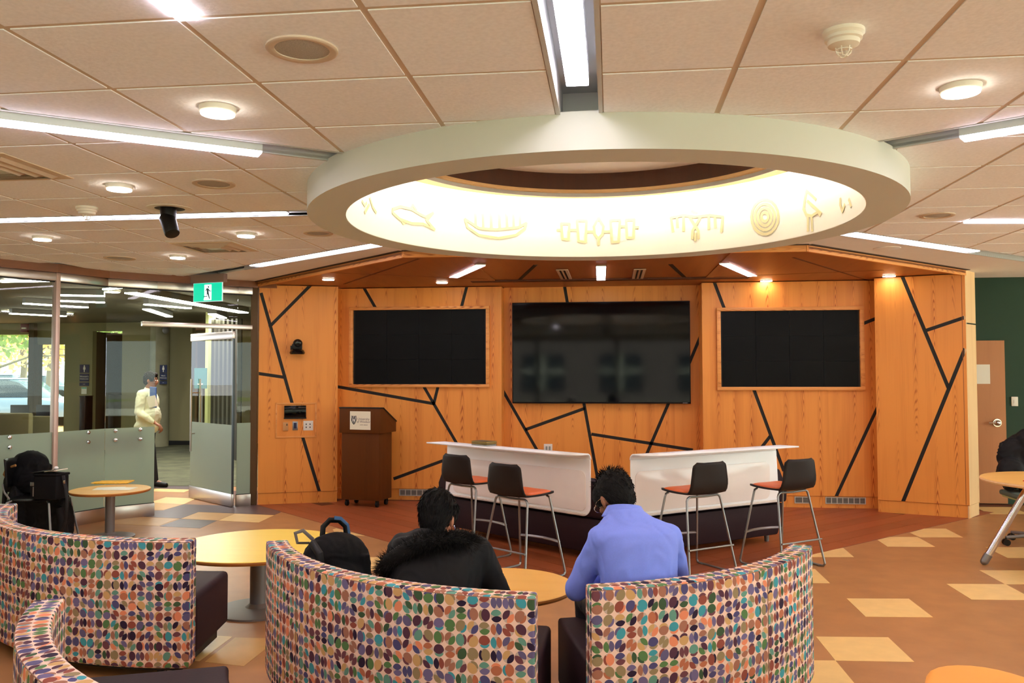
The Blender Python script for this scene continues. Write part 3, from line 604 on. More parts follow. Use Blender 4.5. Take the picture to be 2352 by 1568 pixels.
# ================================================================ GLASS WALL
zr0, zr1 = 2.60, 2.70
GP = {'a': fl(152, 1210.5), 'b': fl(237, 1195.4), 'c': fl(353, 1183)}
dv = (GP['b']-GP['a'])
def onray(u, A, B):
    d = Vector(ray(u, 900)); W_ = Wall(A[:2], B[:2]); s_, _ = W_.px(u, 1100); return W_.fr(s_, 0)
gm = onray(122, GP['a'], GP['b']); GL0 = Vector((-6.15, 6.6, 0)); GL0 = gm+(Vector((-.45, -.89, 0)).normalized())*2.6
Gd = fl(541, 1163); Ge = fl(574, 1160); Gf = W1.fr(-.02, 0)
gw = thing('wall_glass', None, None, kind='structure')
ZF = 1.02
def gpanel(A, B, lab=None, z0=.15, z1=zr0, fz=ZF, gap=.004, base=True, root=gw, rail=True):
    W_ = Wall(A[:2], B[:2]); L = W_.L
    build('glass_pane', W_.quad(MB(), gap, L-gap, z0, z1, -.006, .006), M_glass, root, smooth=False)
    if fz: build('frosted_film', W_.quad(MB(), gap, L-gap, z0, fz, .007, .0085), M_frost, root, smooth=False)
    if base: build('steel_base', W_.quad(MB(), 0, L, 0, z0-.006, -.03, .03), M_steel, root, bev=.003); build('base_gasket', W_.quad(MB(), 0, L, z0-.006, z0, -.01, .012), M_black, root, smooth=False)
    if rail: build('steel_head_rail', W_.quad(MB(), 0, L, zr0+.012, zr1, -.035, .035), M_steel, root, bev=.003); build('rail_gasket', W_.quad(MB(), 0, L, zr0, zr0+.012, -.014, .014), M_black, root, smooth=False)
    build('oak_header', W_.quad(MB(), -.02, L+.02, zr1, HC+.01, -.06, .06), M_head, root, smooth=False)
    return W_
gW0 = gpanel(GL0, gm); gW1 = gpanel(gm, GP['b'], fz=ZF); gW2 = gpanel(GP['b'], GP['c'])
gW3 = gpanel(Gd, Ge)
gWt = Wall(GP['c'][:2], Gd[:2])
ZD = 2.17
build('glass_pane', gWt.quad(MB(), .004, gWt.L-.004, ZD+.06, zr0, -.006, .006), M_glass, gw, smooth=False)
build('steel_head_rail', gWt.quad(MB(), 0, gWt.L, zr0+.012, zr1, -.035, .035), M_steel, gw, bev=.003); build('rail_gasket', gWt.quad(MB(), 0, gWt.L, zr0, zr0+.012, -.014, .014), M_black, gw, smooth=False)
build('oak_header', gWt.quad(MB(), -.02, gWt.L+.3, zr1, HC+.01, -.06, .06), M_head, gw, smooth=False)
s0 = gWt.px(323, 740)[0]; s1 = gWt.px(575, 745)[0]
build('door_header_bar', gWt.quad(MB(), s0, s1, ZD+.005, ZD+.06, .01, .07), M_steel, gw, bev=.003)
build('dark_jamb', Wall(Ge[:2], Gf[:2]).quad(MB(), -.01, Wall(Ge[:2], Gf[:2]).L, 0, zr1+.01, -.06, .0), mat('bronze_jamb', (96, 70, 44), .4, metal=.4), gw, smooth=False)
build('oak_header', Wall(Ge[:2], Gf[:2]).quad(MB(), -.02, .3, zr1, HC+.01, -.06, .0), M_head, gw, smooth=False)
build('mullion', MB().box((gm.x, gm.y, 1.35), (.05, .07, 2.7), rotz(math.atan2(gW1.u.y, gW1.u.x))), mat('mullion_pale', (214, 186, 174), .4, metal=.4), gw, bev=.004)
i = 0
for u, v in ((22, 1004), (22, 1027), (203, 993), (203, 1015), (265, 989), (265, 1010), (322, 986), (322, 1008)):
    W_ = gW0 if u < 100 else (gW1 if u < 237 else gW2); a, b = W_.px(u, v, .02); q = [W_.fr(a, b, .008), W_.fr(a, b, .03)]
    build('glass_fixing', MB().cyl(q[0], q[1], .022, .02, 20).cyl(q[1], W_.fr(a, b, .036), .012, .008, 12), M_chr, gw, bev=.002)
# timber backrest rail seen through the glass at the fixings
a0, b0 = gW1.px(128, 1032); a1, b1 = gW1.px(237, 975)
build('backing_rail', gW1.quad(MB(), .02, gW1.L, .78, .99, -.05, -.03), M_pale, gw, smooth=False); build('backing_rail', gW2.quad(MB(), 0, gW2.L-.12, .78, .99, -.05, -.03), M_pale, gw, smooth=False)
# door leaf, open into the hall
lf = thing('door_1', None, None, kind='structure'); WL = Wall(fl(437, 1143)[:2], fl(533, 1165)[:2]); L = WL.L
build('glass_leaf', WL.quad(MB(), 0, L, .16, 2.06, -.006, .006), M_glass, lf, smooth=False)
build('frosted_film', WL.quad(MB(), 0, L, .16, ZF-.02, .007, .0085), M_frost, lf, smooth=False)
build('bottom_rail', WL.quad(MB(), -.005, L+.005, .01, .165, -.02, .02), M_steel, lf, bev=.003)
build('top_rail', WL.quad(MB(), -.005, L+.005, 2.055, 2.15, -.02, .02), M_steel, lf, bev=.003)
build('edge_stile', WL.quad(MB(), L-.008, L+.012, .16, 2.06, -.012, .012), mat('dark_edge', (26, 38, 38), .3), lf, smooth=False)
for off in (.06, -.06):
    a, _ = WL.px(449, 950); build('pull_handle', MB().cyl(WL.fr(a, .62, off), WL.fr(a, 1.56, off), .013, .013, 12), M_steel, lf)
for z in (.85, 1.38): build('handle_standoff', MB().cyl(WL.fr(a, z, -.06), WL.fr(a, z, .06), .008, .008, 10), M_steel, lf)
# ================================================================ OTHER WALLS OF THE ROOM
wg = thing('wall_green', None, None, kind='structure'); YG = 11.15
build('green_wall', MB().box((7.0, YG+.1, 1.75), (6.2, .2, 3.5)), M_green, wg, smooth=False)
build('rear_light_block', MB().box((0, 11.35, 1.75), (8.4, .1, 3.5)), M_gyp, wg, smooth=False)  # unseen board added behind the niche to keep outside light out
vp = [(GL0.x, GL0.y), (gm.x-.02, gm.y), (GP['b'].x, GP['b'].y), (GP['c'].x, GP['c'].y), (Gd.x, Gd.y), (Gf.x, Gf.y), (-4.2, 11.35)]
for a_, b_ in zip(vp[:-1], vp[1:]):
    Wv = Wall(a_, b_); build('void_light_block', Wv.quad(MB(), 0, Wv.L, HC+.02, 3.5, -.05, 0), M_gyp, wg, smooth=False)  # unseen boards added above the glass wall, closing the void against light leaks
WG = Wall((3.9, YG), (10, YG))
rightw = thing('wall_right', None, None, kind='structure'); XR = 10.
def window_wall(root, W_, s0, s1, pane=2.0, z0=.35, z1=2.6, m=M_beige, name='window'):
    build('sill_wall', W_.quad(MB(), s0, s1, 0, z0, -.2, 0), m, root, smooth=False); build('head_wall', W_.quad(MB(), s0, s1, z1, 3.5, -.2, 0), m, root, smooth=False)
    n = int((s1-s0)/pane)
    for i in range(n+1):
        x = s0+(s1-s0)*i/n; build('window_mullion', W_.quad(MB(), x-.06, x+.06, z0, z1, -.15, .0), M_gpaint, root, smooth=False)
        if i < n: build('window_pane', W_.quad(MB(), x+.06, s0+(s1-s0)*(i+1)/n-.06, z0, z1, -.08, -.07), M_glass, root, smooth=False)
window_wall(rightw, Wall((XR, -4.5), (XR, YG)), 0, YG+4.5, 2.2)
backw = thing('wall_back', None, None, kind='structure'); window_wall(backw, Wall((-7.2, -4.5), (XR, -4.5)), 0, XR+7.2, 2.2)
leftw = thing('wall_left', None, None, kind='structure'); build('left_wall', MB().box((GL0.x-.1, (GL0.y-4.5)/2, 1.75), (.2, GL0.y+4.5, 3.5)), M_beige, leftw, smooth=False)
# far door and fittings in the green wall
dr_ = thing('door_2', None, None, kind='structure'); a0, _ = WG.px(2225, 900); a1, _ = WG.px(2306, 900); zt = WG.px(2280, 782)[1]
build('door_leaf', WG.quad(MB(), a0, a1, .012, zt, 0, .04), M_door, dr_, smooth=False)
a, b = WG.px(2291, 971, .06); hd = build('lock_rose', MB().cyl(WG.fr(a, b, .04), WG.fr(a, b, .06), .055, .05, 24).ell(WG.fr(a, b, .075), (.035, .03, .035)), M_chr, dr_)
build('lever', MB().tube([WG.fr(a, b, .08), WG.fr(a-.06, b, .09), WG.fr(a-.11, b, .085)], .01, 8), M_chr, dr_)
a, b = WG.px(2258, 859, .05); t = thing('door_notice', 'white paper notice taped on the far wooden door', 'paper', WG.fr(a, b, .045)); build('sheet', WG.quad(MB(), a-.1, a+.085, b-.12, b+.12, .041, .043), M_paper, t, smooth=False)
a, b = WG.px(2329, 922); t = thing('wall_switch', 'small cream switch plate on the dark green wall', 'switch', WG.fr(a, b)); build('plate', WG.quad(MB(), a-.035, a+.04, b-.055, b+.06, .0, .02), M_wht, t, bev=.003); build('rocker', WG.quad(MB(), a-.012, a+.012, b-.02, b+.02, .02, .026), M_wht, t)
# ================================================================ WALL SCREENS
def video_wall(W_, p00, p11, inner00, inner11, label):
    a0, b1 = W_.px(*p00); a1, b0 = W_.px(*p11); i0, j1 = W_.px(*inner00); i1, j0 = W_.px(*inner11)
    t = thing('video_wall', label, 'screen', W_.fr((a0+a1)/2, b0, .05)); d = .05
    for q in ((a0, a1, j1, b1), (a0, a1, b0, j0), (a0, i0, j0, j1), (i1, a1, j0, j1)):
        build('frame_side', W_.quad(MB(), q[0], q[1], q[2], q[3], .0005, d), M_oakh, t, bev=.003)
    build('backing', W_.quad(MB(), i0, i1, j0, j1, .0005, .008), M_black, t, smooth=False)
    iw = i0+.03*(i1-i0)*.4; n, m_ = 4, 3; w_ = (i1-.02-iw)/n; h_ = (j1-j0)/m_
    for x in range(n):
        for y in range(m_): build('display_tile', W_.quad(MB(), iw+x*w_+.0016, iw+(x+1)*w_-.0016, j0+y*h_+.0016, j0+(y+1)*h_-.0016, .009, .022), M_screen, t, smooth=False)
video_wall(W2, (804, 706), (1125, 889), (813, 713), (1117, 882), 'black video wall of twelve tiles in oak frame, left of the television')
video_wall(W4, (1645, 707), (1985, 896), (1654, 715), (1975, 888), 'black video wall of twelve tiles in oak frame, right of the television')
a0, b1 = W3.px(1176, 695, .1); a1, b0 = W3.px(1587, 927, .1)
t = thing('television', 'very large glossy black television on the middle wood panel', 'television', W3.fr((a0+a1)/2, b0, .08))
build('mount', W3.quad(MB(), (a0+a1)/2-.3, (a0+a1)/2+.3, b0+.4, b1-.4, .0005, .045), M_black, t)
build('casing', W3.quad(MB(), a0, a1, b0, b1, .045, .094), M_blk, t, bev=.004)
build('panel', W3.quad(MB(), a0+.012, a1-.012, b0+.02, b1-.012, .094, .097), M_tv, t, smooth=False)
text('▬▬▬', .02, mat('logo_grey', (190, 190, 190), .5), t, W3.fr, a1-.07, b0+.011, .0945, 'badge')
# PTZ camera on the left panel
a, b = W1.px(683, 797, .06); t = thing('wall_camera', 'black pan and tilt camera mounted on the left wood panel', 'camera', W1.fr(a, b, .06))
build('bracket', W1.quad(MB(), a-.085, a+.03, b-.085, b+.02, .0005, .03), M_blk, t, bev=.004)
m_ = MB(); m_.lathe([(0, -.09), (.085, -.09), (.095, -.07), (.08, -.04), (.055, -.025), (0, -.025)], W1.fr(a, b, .10), 28); build('base', m_, mat('gloss_black', (14, 14, 16), .1), t)
build('yoke', W1.quad(MB(), a-.065, a+.06, b-.03, b+.04, .07, .14), M_blk, t, bev=.012)
build('camera_head', MB().ell(W1.fr(a+.005, b+.045, .11), (.058, .058, .055)), M_blk, t); build('lens', MB().cyl(W1.fr(a+.01, b+.045, .15), W1.fr(a+.012, b+.042, .175), .036, .034, 20), mat('gloss_black', ), t, bev=.003)
# control niche
a0, b1 = W1.px(633, 925); a1, b0 = W1.px(727, 1004); t = thing('control_panel', 'oak framed control panel on the left wood wall', 'control panel', W1.fr(a0, b0))
for q in ((a0, a1, b1-.02, b1), (a0, a1, b0, b0+.02), (a0, a0+.02, b0, b1), (a1-.02, a1, b0, b1)): build('frame_side', W1.quad(MB(), q[0], q[1], q[2], q[3], .0005, .014), M_oakh, t, bev=.002)
build('back', W1.quad(MB(), a0+.02, a1-.02, b0+.02, b1-.02, .0005, .003), M_oak, t, smooth=False)
x0, y1 = W1.px(653, 929); x1, y0 = W1.px(703, 960); q = build('touch_screen', W1.quad(MB(), x0, x1, y0, y1-.012, .003, .035), M_tv, t, bev=.004); sub('bezel', W1.quad(MB(), x0-.004, x1+.004, y0-.004, y0+.012, .003, .037), M_blk, q)
x, y = W1.px(656, 979); q = build('thermostat', W1.quad(MB(), x-.032, x+.032, y-.052, y+.052, .003, .03), mat('tan_plastic', (206, 150, 92), .5), t, bev=.004); sub('dial', W1.quad(MB(), x+.012, x+.022, y+.01, y+.035, .03, .033), M_blk, q)
x, y = W1.px(678, 977); q = build('data_socket', W1.quad(MB(), x-.033, x+.033, y-.058, y+.052, .003, .012), M_gmet, t, bev=.002); sub('insert', W1.quad(MB(), x-.018, x+.018, y-.035, y+.035, .012, .015), M_navy, q)
x, y = W1.px(708, 977); q = build('switch_plate', W1.quad(MB(), x-.06, x+.06, y-.06, y+.06, .003, .01), M_wht, t, bev=.002)
for dx in (-.025, .022):
    for dy in (-.02, .018): sub('toggle', W1.quad(MB(), x+dx-.006, x+dx+.006, y+dy-.008, y+dy+.008, .01, .017), M_blk, q)
# outlet behind the counter, base grilles
a, b = W3.px(1259, 1028); t = thing('wall_outlet', 'white socket plate low on the middle wood panel, above the left counter', 'outlet', W3.fr(a, b)); build('plate', W3.quad(MB(), a-.055, a+.055, b-.05, b+.05, .0005, .008), M_wht, t, bev=.002)
for dx in (-.02, .02): build('receptacle', W3.quad(MB(), a+dx-.012, a+dx+.012, b-.03, b+.02, .008, .011), mat('grey_recept', (150, 150, 140), .5), t)
for W_, p, q, l in ((W2, (918, 1123), (983, 1139), 'silver air grille in the base right of the lectern'), (W4, (1826, 1140), (1861, 1156), 'silver air grille in the base, right of the right bench'), (W4, (1897, 1141), (1988, 1158), 'silver air grille in the base beside the far right panel')):
    a0, b1 = W_.px(*p); a1, b0 = W_.px(*q); t = thing('base_grille', l, 'vent', W_.fr(a0, b0))
    build('backing', W_.quad(MB(), a0, a1, b0, b1, -.011, -.006), mat('grille_dark', (70, 68, 60), .6), t)
    m_ = MB(); W_.quad(m_, a0, a1, b1-.008, b1, -.0115, .002); W_.quad(m_, a0, a1, b0, b0+.008, -.0115, .002)
    n = max(2, int((a1-a0)/.065)); build('frame', m_, mat('grille_silver', (196, 186, 168), .5), t, smooth=False)
    for i in range(n+1): x = a0+(a1-a0)*i/n; build('bar', W_.quad(MB(), x-.005, x+.005, b0, b1, -.01, .001), mat('grille_silver', ), t, smooth=False)
    for i in range(1, 5): z = b0+(b1-b0)*i/5; build('slat', W_.quad(MB(), a0, a1, z-.0015, z+.0015, -.006, -.001), mat('grille_silver', ), t, smooth=False)
# ================================================================ EXIT SIGN
We = Wall(aty(440, 670, 9.25)[:2], aty(520, 672, 9.12)[:2]); a0, b1 = We.px(446, 651); a1, b0 = We.px(510, 690)
t = thing('exit_sign', 'green running man exit sign hanging from the ceiling', 'exit sign', We.fr((a0+a1)/2, b0))
x0, z1 = We.px(442, 634); x1, z0 = We.px(518, 656)
build('canopy', We.quad(MB(), x0, x1, b1+.0, b1+.095, -.03, .03), mat('sign_grey', (150, 124, 112), .5, metal=.3), t, bev=.003); build('mount', We.quad(MB(), x0+.12, x1-.1, b1+.095, HC-.0005, -.02, .02), M_gpaint, t)
build('acrylic_frame', We.quad(MB(), a0-.008, a1+.008, b0-.008, b1, -.006, .004), mat('acrylic_edge', (220, 240, 240), .2, emit=(200, 240, 240), es=.3), t, bev=.002)
build('green_face', We.quad(MB(), a0, a1, b0, b1-.004, .004, .007), mat('exit_green', (0, 160, 130), .4, emit=(0, 190, 150), es=.7), t, smooth=False)
cx, cz = (a0+a1)/2+.005, (b0+b1)/2; hh = (b1-b0)
def pl(pts, m, d0, d1, nm): return build(nm, MB().prism([(cx+x*hh, cz+y*hh) for x, y in pts], d0, d1, We.fr), m, t, weld=False, smooth=False)
Mw = mat('exit_white', (240, 250, 250), .5, emit=(230, 250, 250), es=.8); Mg = mat('exit_figure', (10, 84, 92), .5)
pl([(-.28, -.45), (.24, -.45), (.24, .40), (-.24, .40), (-.24, -.30), (-.28, -.38)], Mw, .007, .008, 'white_door')
m_ = MB()
for q in ([(-.10, .20), (.02, .20), (.06, .0), (-.04, -.08)], [(-.05, .20), (.02, .20), (.15, .06), (.24, .06), (.24, .03), (.13, .02), (.0, .12)], [(-.05, .20), (-.14, .12), (-.17, .06), (-.15, .04), (-.10, .1), (-.03, .14)], [(-.04, -.05), (.05, -.02), (.14, -.36), (.10, -.40), (.0, -.14)], [(-.06, .0), (.02, -.04), (-.06, -.22), (-.28, -.22), (-.28, -.26), (-.04, -.26)]):
    m_.prism([(cx+x*hh, cz+y*hh) for x, y in q], .008, .0095, We.fr)
m_.ngon((cx+.04*hh, cz+.27*hh), .045*hh, .008, .0095, 16, We.fr)
build('running_figure', m_, Mg, t, weld=False, smooth=False)
# ================================================================ LECTERN
P0, P1, P2 = fl(784, 1162), fl(870, 1167), fl(912, 1158)
LW = Wall(P0[:2], P1[:2]); wdt = LW.L; dep = (P2-P1).dot(-LW.n); dep = .36
t = thing('lectern', 'dark wood lectern on casters with a white paper notice', 'lectern', P1)
zsp, ztp, zbk = .90, 1.20, 1.02
build('body', LW.quad(MB(), 0, wdt, .085, zsp, -dep+.03, 0), M_lect, t, bev=.004)
def yz(poly, s0, s1, m, nm, bev=.004): return build(nm, MB().prism(poly, s0, s1, lambda a, b, c: LW.fr(c, b, a)), m, t, bev=bev)
yz([(.018, zsp), (.018, ztp), (-.06, ztp), (-dep-.04, zbk), (-dep-.04, zsp)], -.025, wdt+.025, M_lect, 'head')
yz([(.022, ztp), (.022, ztp+.014), (-.062, ztp+.014), (-dep-.05, zbk+.014), (-dep-.05, zbk), (-.06, ztp)], -.032, wdt+.032, mat('black_edge', (24, 18, 16), .5), 'black_top', .003)
for s_, d in ((.05, -.05), (wdt-.05, -.05), (wdt-.05, -dep+.08), (.05, -dep+.08)):
    p = LW.fr(s_, .036, d); q = build('caster', MB().cyl(p-LW.u*.014, p+LW.u*.014, .035, .035, 20), M_blk, t, bev=.004); sub('fork', MB().box(p+Vector((0, 0, .028)), (.045, .03, .045), rotz(.4)), M_blk, q)
a0, b1 = LW.px(804, 944, .018); a1, b0 = LW.px(851, 987, .018)
t2 = thing('paper_notice', 'white university notice taped to the front of the lectern', 'paper', LW.fr((a0+a1)/2, b0, .02)); build('sheet', LW.quad(MB(), a0, a1, b0, b1, .0185, .0195), mat('notice_paper', (240, 232, 206), .8), t2, smooth=False)
wp = a1-a0; hp = b1-b0; mi = mat('ink_grey', (140, 124, 116), .8); mk = mat('ink_black', (34, 32, 34), .8)
for s_, y, b, al in ((.5, .58, 'University', .105), (.5, .43, 'of Windsor', .105), (.52, .26, 'LEDDY LIBRARY', .04)):
    text(b, wp*al*1.35, mi, t2, LW.fr, a0+wp*(.66 if al > .1 else .68), b0+hp*y, .0202)
m_ = MB(); cx2, cy2, r_ = a0+wp*.19, b0+hp*.52, wp*.13
m_.prism([(cx2-r_, cy2+r_*1.35), (cx2+r_, cy2+r_*1.35), (cx2+r_*.95, cy2-.1*r_), (cx2+r_*.5, cy2-r_*1.1), (cx2, cy2-r_*1.55), (cx2-r_*.5, cy2-r_*1.1), (cx2-r_*.95, cy2-.1*r_)], .0195, .0199, LW.fr)
build('shield', m_, mk, t2, weld=False, smooth=False); m_ = MB()
def bar2(x0, y0, x1, y1, w_):
    d = Vector((x1-x0, y1-y0)).normalized(); n = Vector((-d.y, d.x))*w_*r_/2; A = Vector((cx2+x0*r_, cy2+y0*r_)); B = Vector((cx2+x1*r_, cy2+y1*r_)); m_.prism([tuple(A-n), tuple(B-n), tuple(B+n), tuple(A+n)], .0199, .0202, LW.fr)
for q in ((-.75, 1.2, -.3, -.6, .22), (-.3, -.6, 0, .5, .2), (0, .5, .3, -.6, .2), (.3, -.6, .75, 1.2, .22), (-.15, 1.35, 0, .6, .14), (.15, 1.35, 0, .6, .14), (-.35, -.5, -.1, -1.1, .1), (.35, -.5, .1, -1.1, .1)): bar2(*q)
build('shield_lines', m_, M_paper, t2, weld=False, smooth=False)
# ================================================================ SOFAS
def arcpoly(c, ro, ri, a0, a1, n=40):
    A = [a0+(a1-a0)*i/n for i in range(n+1)]; return [(c[0]+ro*math.cos(a), c[1]+ro*math.sin(a)) for a in A], [(c[0]+ri*math.cos(a), c[1]+ri*math.sin(a)) for a in A]
def arcsolid(name, c, ro, ri, a0, a1, z0, z1, m, parent, bev=.012, n=48, fabric_uv=False, rad=False):
    O, I = arcpoly(c, ro, ri, a0, a1, n); bm = bmesh.new(); V = []
    for (ox, oy), (ix, iy) in zip(O, I): V.append([bm.verts.new(p) for p in ((ox, oy, z0), (ox, oy, z1), (ix, iy, z1), (ix, iy, z0))])
    for i in range(n):
        for k_ in range(4): bm.faces.new((V[i][k_], V[i][(k_+1) % 4], V[i+1][(k_+1) % 4], V[i+1][k_]))
    bm.faces.new(V[0][::-1]); bm.faces.new(V[-1])
    bmesh.ops.recalc_face_normals(bm, faces=bm.faces)
    if bev: bmesh.ops.bevel(bm, geom=[e for e in bm.edges if e.calc_face_angle(0) > .8], offset=bev, segments=3, affect='EDGES', profile=.5, clamp_overlap=True)
    me = bpy.data.meshes.new(name); bm.to_mesh(me); bm.free(); uvl = me.uv_layers.new(name='UVMap').data
    for p in me.polygons:
        nz = abs(p.normal.z); rv = Vector((p.center.x-c[0], p.center.y-c[1], 0)).normalized(); end = abs(p.normal.dot(rv)) < .5 and nz < .5
        for li in p.loop_indices:
            co = me.vertices[me.loops[li].vertex_index].co; dx, dy = co.x-c[0], co.y-c[1]; r = math.hypot(dx, dy); a = math.atan2(dy, dx)
            if a > a0+5: a -= 2*PI
            uvl[li].uv = ((a*ro, r+.7) if nz > .6 else ((r, co.z) if end else (a*ro, co.z)))
    finish(me, m, True, 40); o = bpy.data.objects.new(name, me); COL.objects.link(o)
    if parent: o.parent = parent; o.matrix_parent_inverse = Matrix.Translation(-Vector(parent['_loc']))
    return o
def sofa(label, c, R, d0, d1, seams=(), zt=.74, casters=()):
    a0, a1 = math.radians(d0), math.radians(d1); am = (a0+a1)/2
    t = thing('curved_sofa', label, 'sofa', (c[0]+R*math.cos(am), c[1]+R*math.sin(am), 0), 'patterned curved sofas')
    arcsolid('backrest', c, R, R-.115, a0, a1, .07, zt, M_fab, t, .012)
    arcsolid('seat', c, R-.117, R-.74, a0+.0, a1-.0, .10, .42, M_purp, t, .03)
    arcsolid('plinth', c, R-.05, R-.62, a0+.03, a1-.03, .045, .098, M_black, t, 0)
    for s_ in seams:
        a = math.radians(s_); p = Vector((c[0]+(R+.001)*math.cos(a), c[1]+(R+.001)*math.sin(a), 0)); build('seam', MB().cyl(p+Vector((0, 0, .075)), p+Vector((0, 0, zt-.012)), .0018, .0018, 6), mat('seam_thread', (150, 110, 90), .9), t)
    pa = [Vector((c[0]+(R-.003)*math.cos(a0+(a1-a0)*i/40), c[1]+(R-.003)*math.sin(a0+(a1-a0)*i/40), zt-.006)) for i in range(41)]
    build('top_seam', MB().tube(pa, .0022, 6), mat('seam_thread', ), t)
    for a in (a0+.10, a1-.10):
        for r in (R-.09, R-.55):
            p = Vector((c[0]+r*math.cos(a), c[1]+r*math.sin(a), .04)); tv = Vector((-math.sin(a), math.cos(a), 0))
            q = build('caster', MB().cyl(p-tv*.012, p+tv*.012, .04, .04, 20), M_blk, t, bev=.004); sub('caster_cap', MB().cyl(p-tv*.016, p+tv*.016, .012, .012, 12), M_chr, q)
    return t
sofa('patterned curved sofa at left, beyond the round yellow table', (-2.53, 6.10), 1.80, -158, -80.7, (-115,)) ['label'] = 'patterned curved sofa at left, facing the yellow round table'
sofa('patterned curved sofa in the centre, with the person in the black coat', (-.28, 5.12), 1.726, -154.9, -90.9, (-134,))
sofa('patterned curved sofa at right, with the person in the blue shirt', (-.495, 5.113), 1.617, -75.4, -19, (-42,))
sofa('patterned curved sofa end at the bottom left corner, cropped by the frame', (-.475, 3.88), 1.95, -158.3, -112, (-135,))
# ================================================================ TABLES
def round_table(c, r, z, label, mtop, br=.28, cr=.045):
    t = thing('round_table', label, 'table', (c[0], c[1], 0))
    q = build('table_top', MB().lathe([(0, z-.028), (r-.012, z-.028), (r, z-.014), (r, z-.004), (r-.004, z), (0, z)], (c[0], c[1], 0), 96), mtop, t, ang=30)
    build('edge_band', MB().lathe([(r-.006, z-.026), (r+.0015, z-.014), (r+.0015, z-.004), (r-.003, z-.003), (r-.006, z-.026)], (c[0], c[1], 0), 96), mat('table_edge', (178, 110, 48), .5), t, ang=30)
    build('column', MB().cyl((c[0], c[1], .03), (c[0], c[1], z-.028), cr, cr, 32), M_gpaint, t)
    build('base_disc', MB().lathe([(0, .0), (br, .0), (br, .012), (br-.03, .018), (cr+.03, .026), (cr+.01, .04), (cr, .05), (0, .05)], (c[0], c[1], 0), 64), M_gpaint, t, ang=30)
    return t
round_table((-2.44, 5.68), .575, .45, 'round yellow maple table before the left sofa', M_top, .29, .055)
round_table((-.59, 4.56), .385, .50, 'round orange wood table between the two seated people', M_top2, .24, .045)
round_table((-4.99, 8.0), .375, .478, 'small round table by the glass wall holding an orange envelope', M_top2, .235, .045)
# orange envelope and papers
def sheet(name, c, w_, h_, z0, z1, ang, m, parent, bev=0.): return build(name, MB().box((c[0], c[1], (z0+z1)/2), (w_, h_, z1-z0), rotz(ang)), m, parent, bev=bev)
c = atz(263, 1107, .49); t = thing('envelope', 'orange padded envelope on the small round table by the glass', 'envelope', (c.x, c.y, .482)); 
m_ = MB(); w_, h_ = .34, .22; R_ = rotz(.25)
m_.box((c.x, c.y, .4915), (w_, h_, .012), R_); build('envelope_body', m_, mat('envelope_orange', (252, 190, 30), .6, nscale=30, bump=.4), t, bev=.005); build('flap', MB().prism([tuple((Vector(c)+R_ @ Vector(p))[:2]) for p in ((-w_/2, -h_/2+.01, 0), (-w_/2-.05, -.06, 0), (-w_/2-.05, .07, 0), (-w_/2, h_/2-.01, 0))], .488, .492), mat('envelope_orange', ), t)
c = atz(255, 1121, .48)
for i, (l, da, dx, dy) in enumerate((('white sheet lying under the orange envelope', .3, -.02, 0), ('white sheet nearest the edge of the small round table', .12, .11, -.015))):
    t = thing('paper_sheet', l, 'paper', (c.x+dx, c.y+dy, .478)); sheet('sheet', (c.x+dx, c.y+dy), .27, .20, .4782+.0012*i, .479+.0012*i, da, M_paper, t)
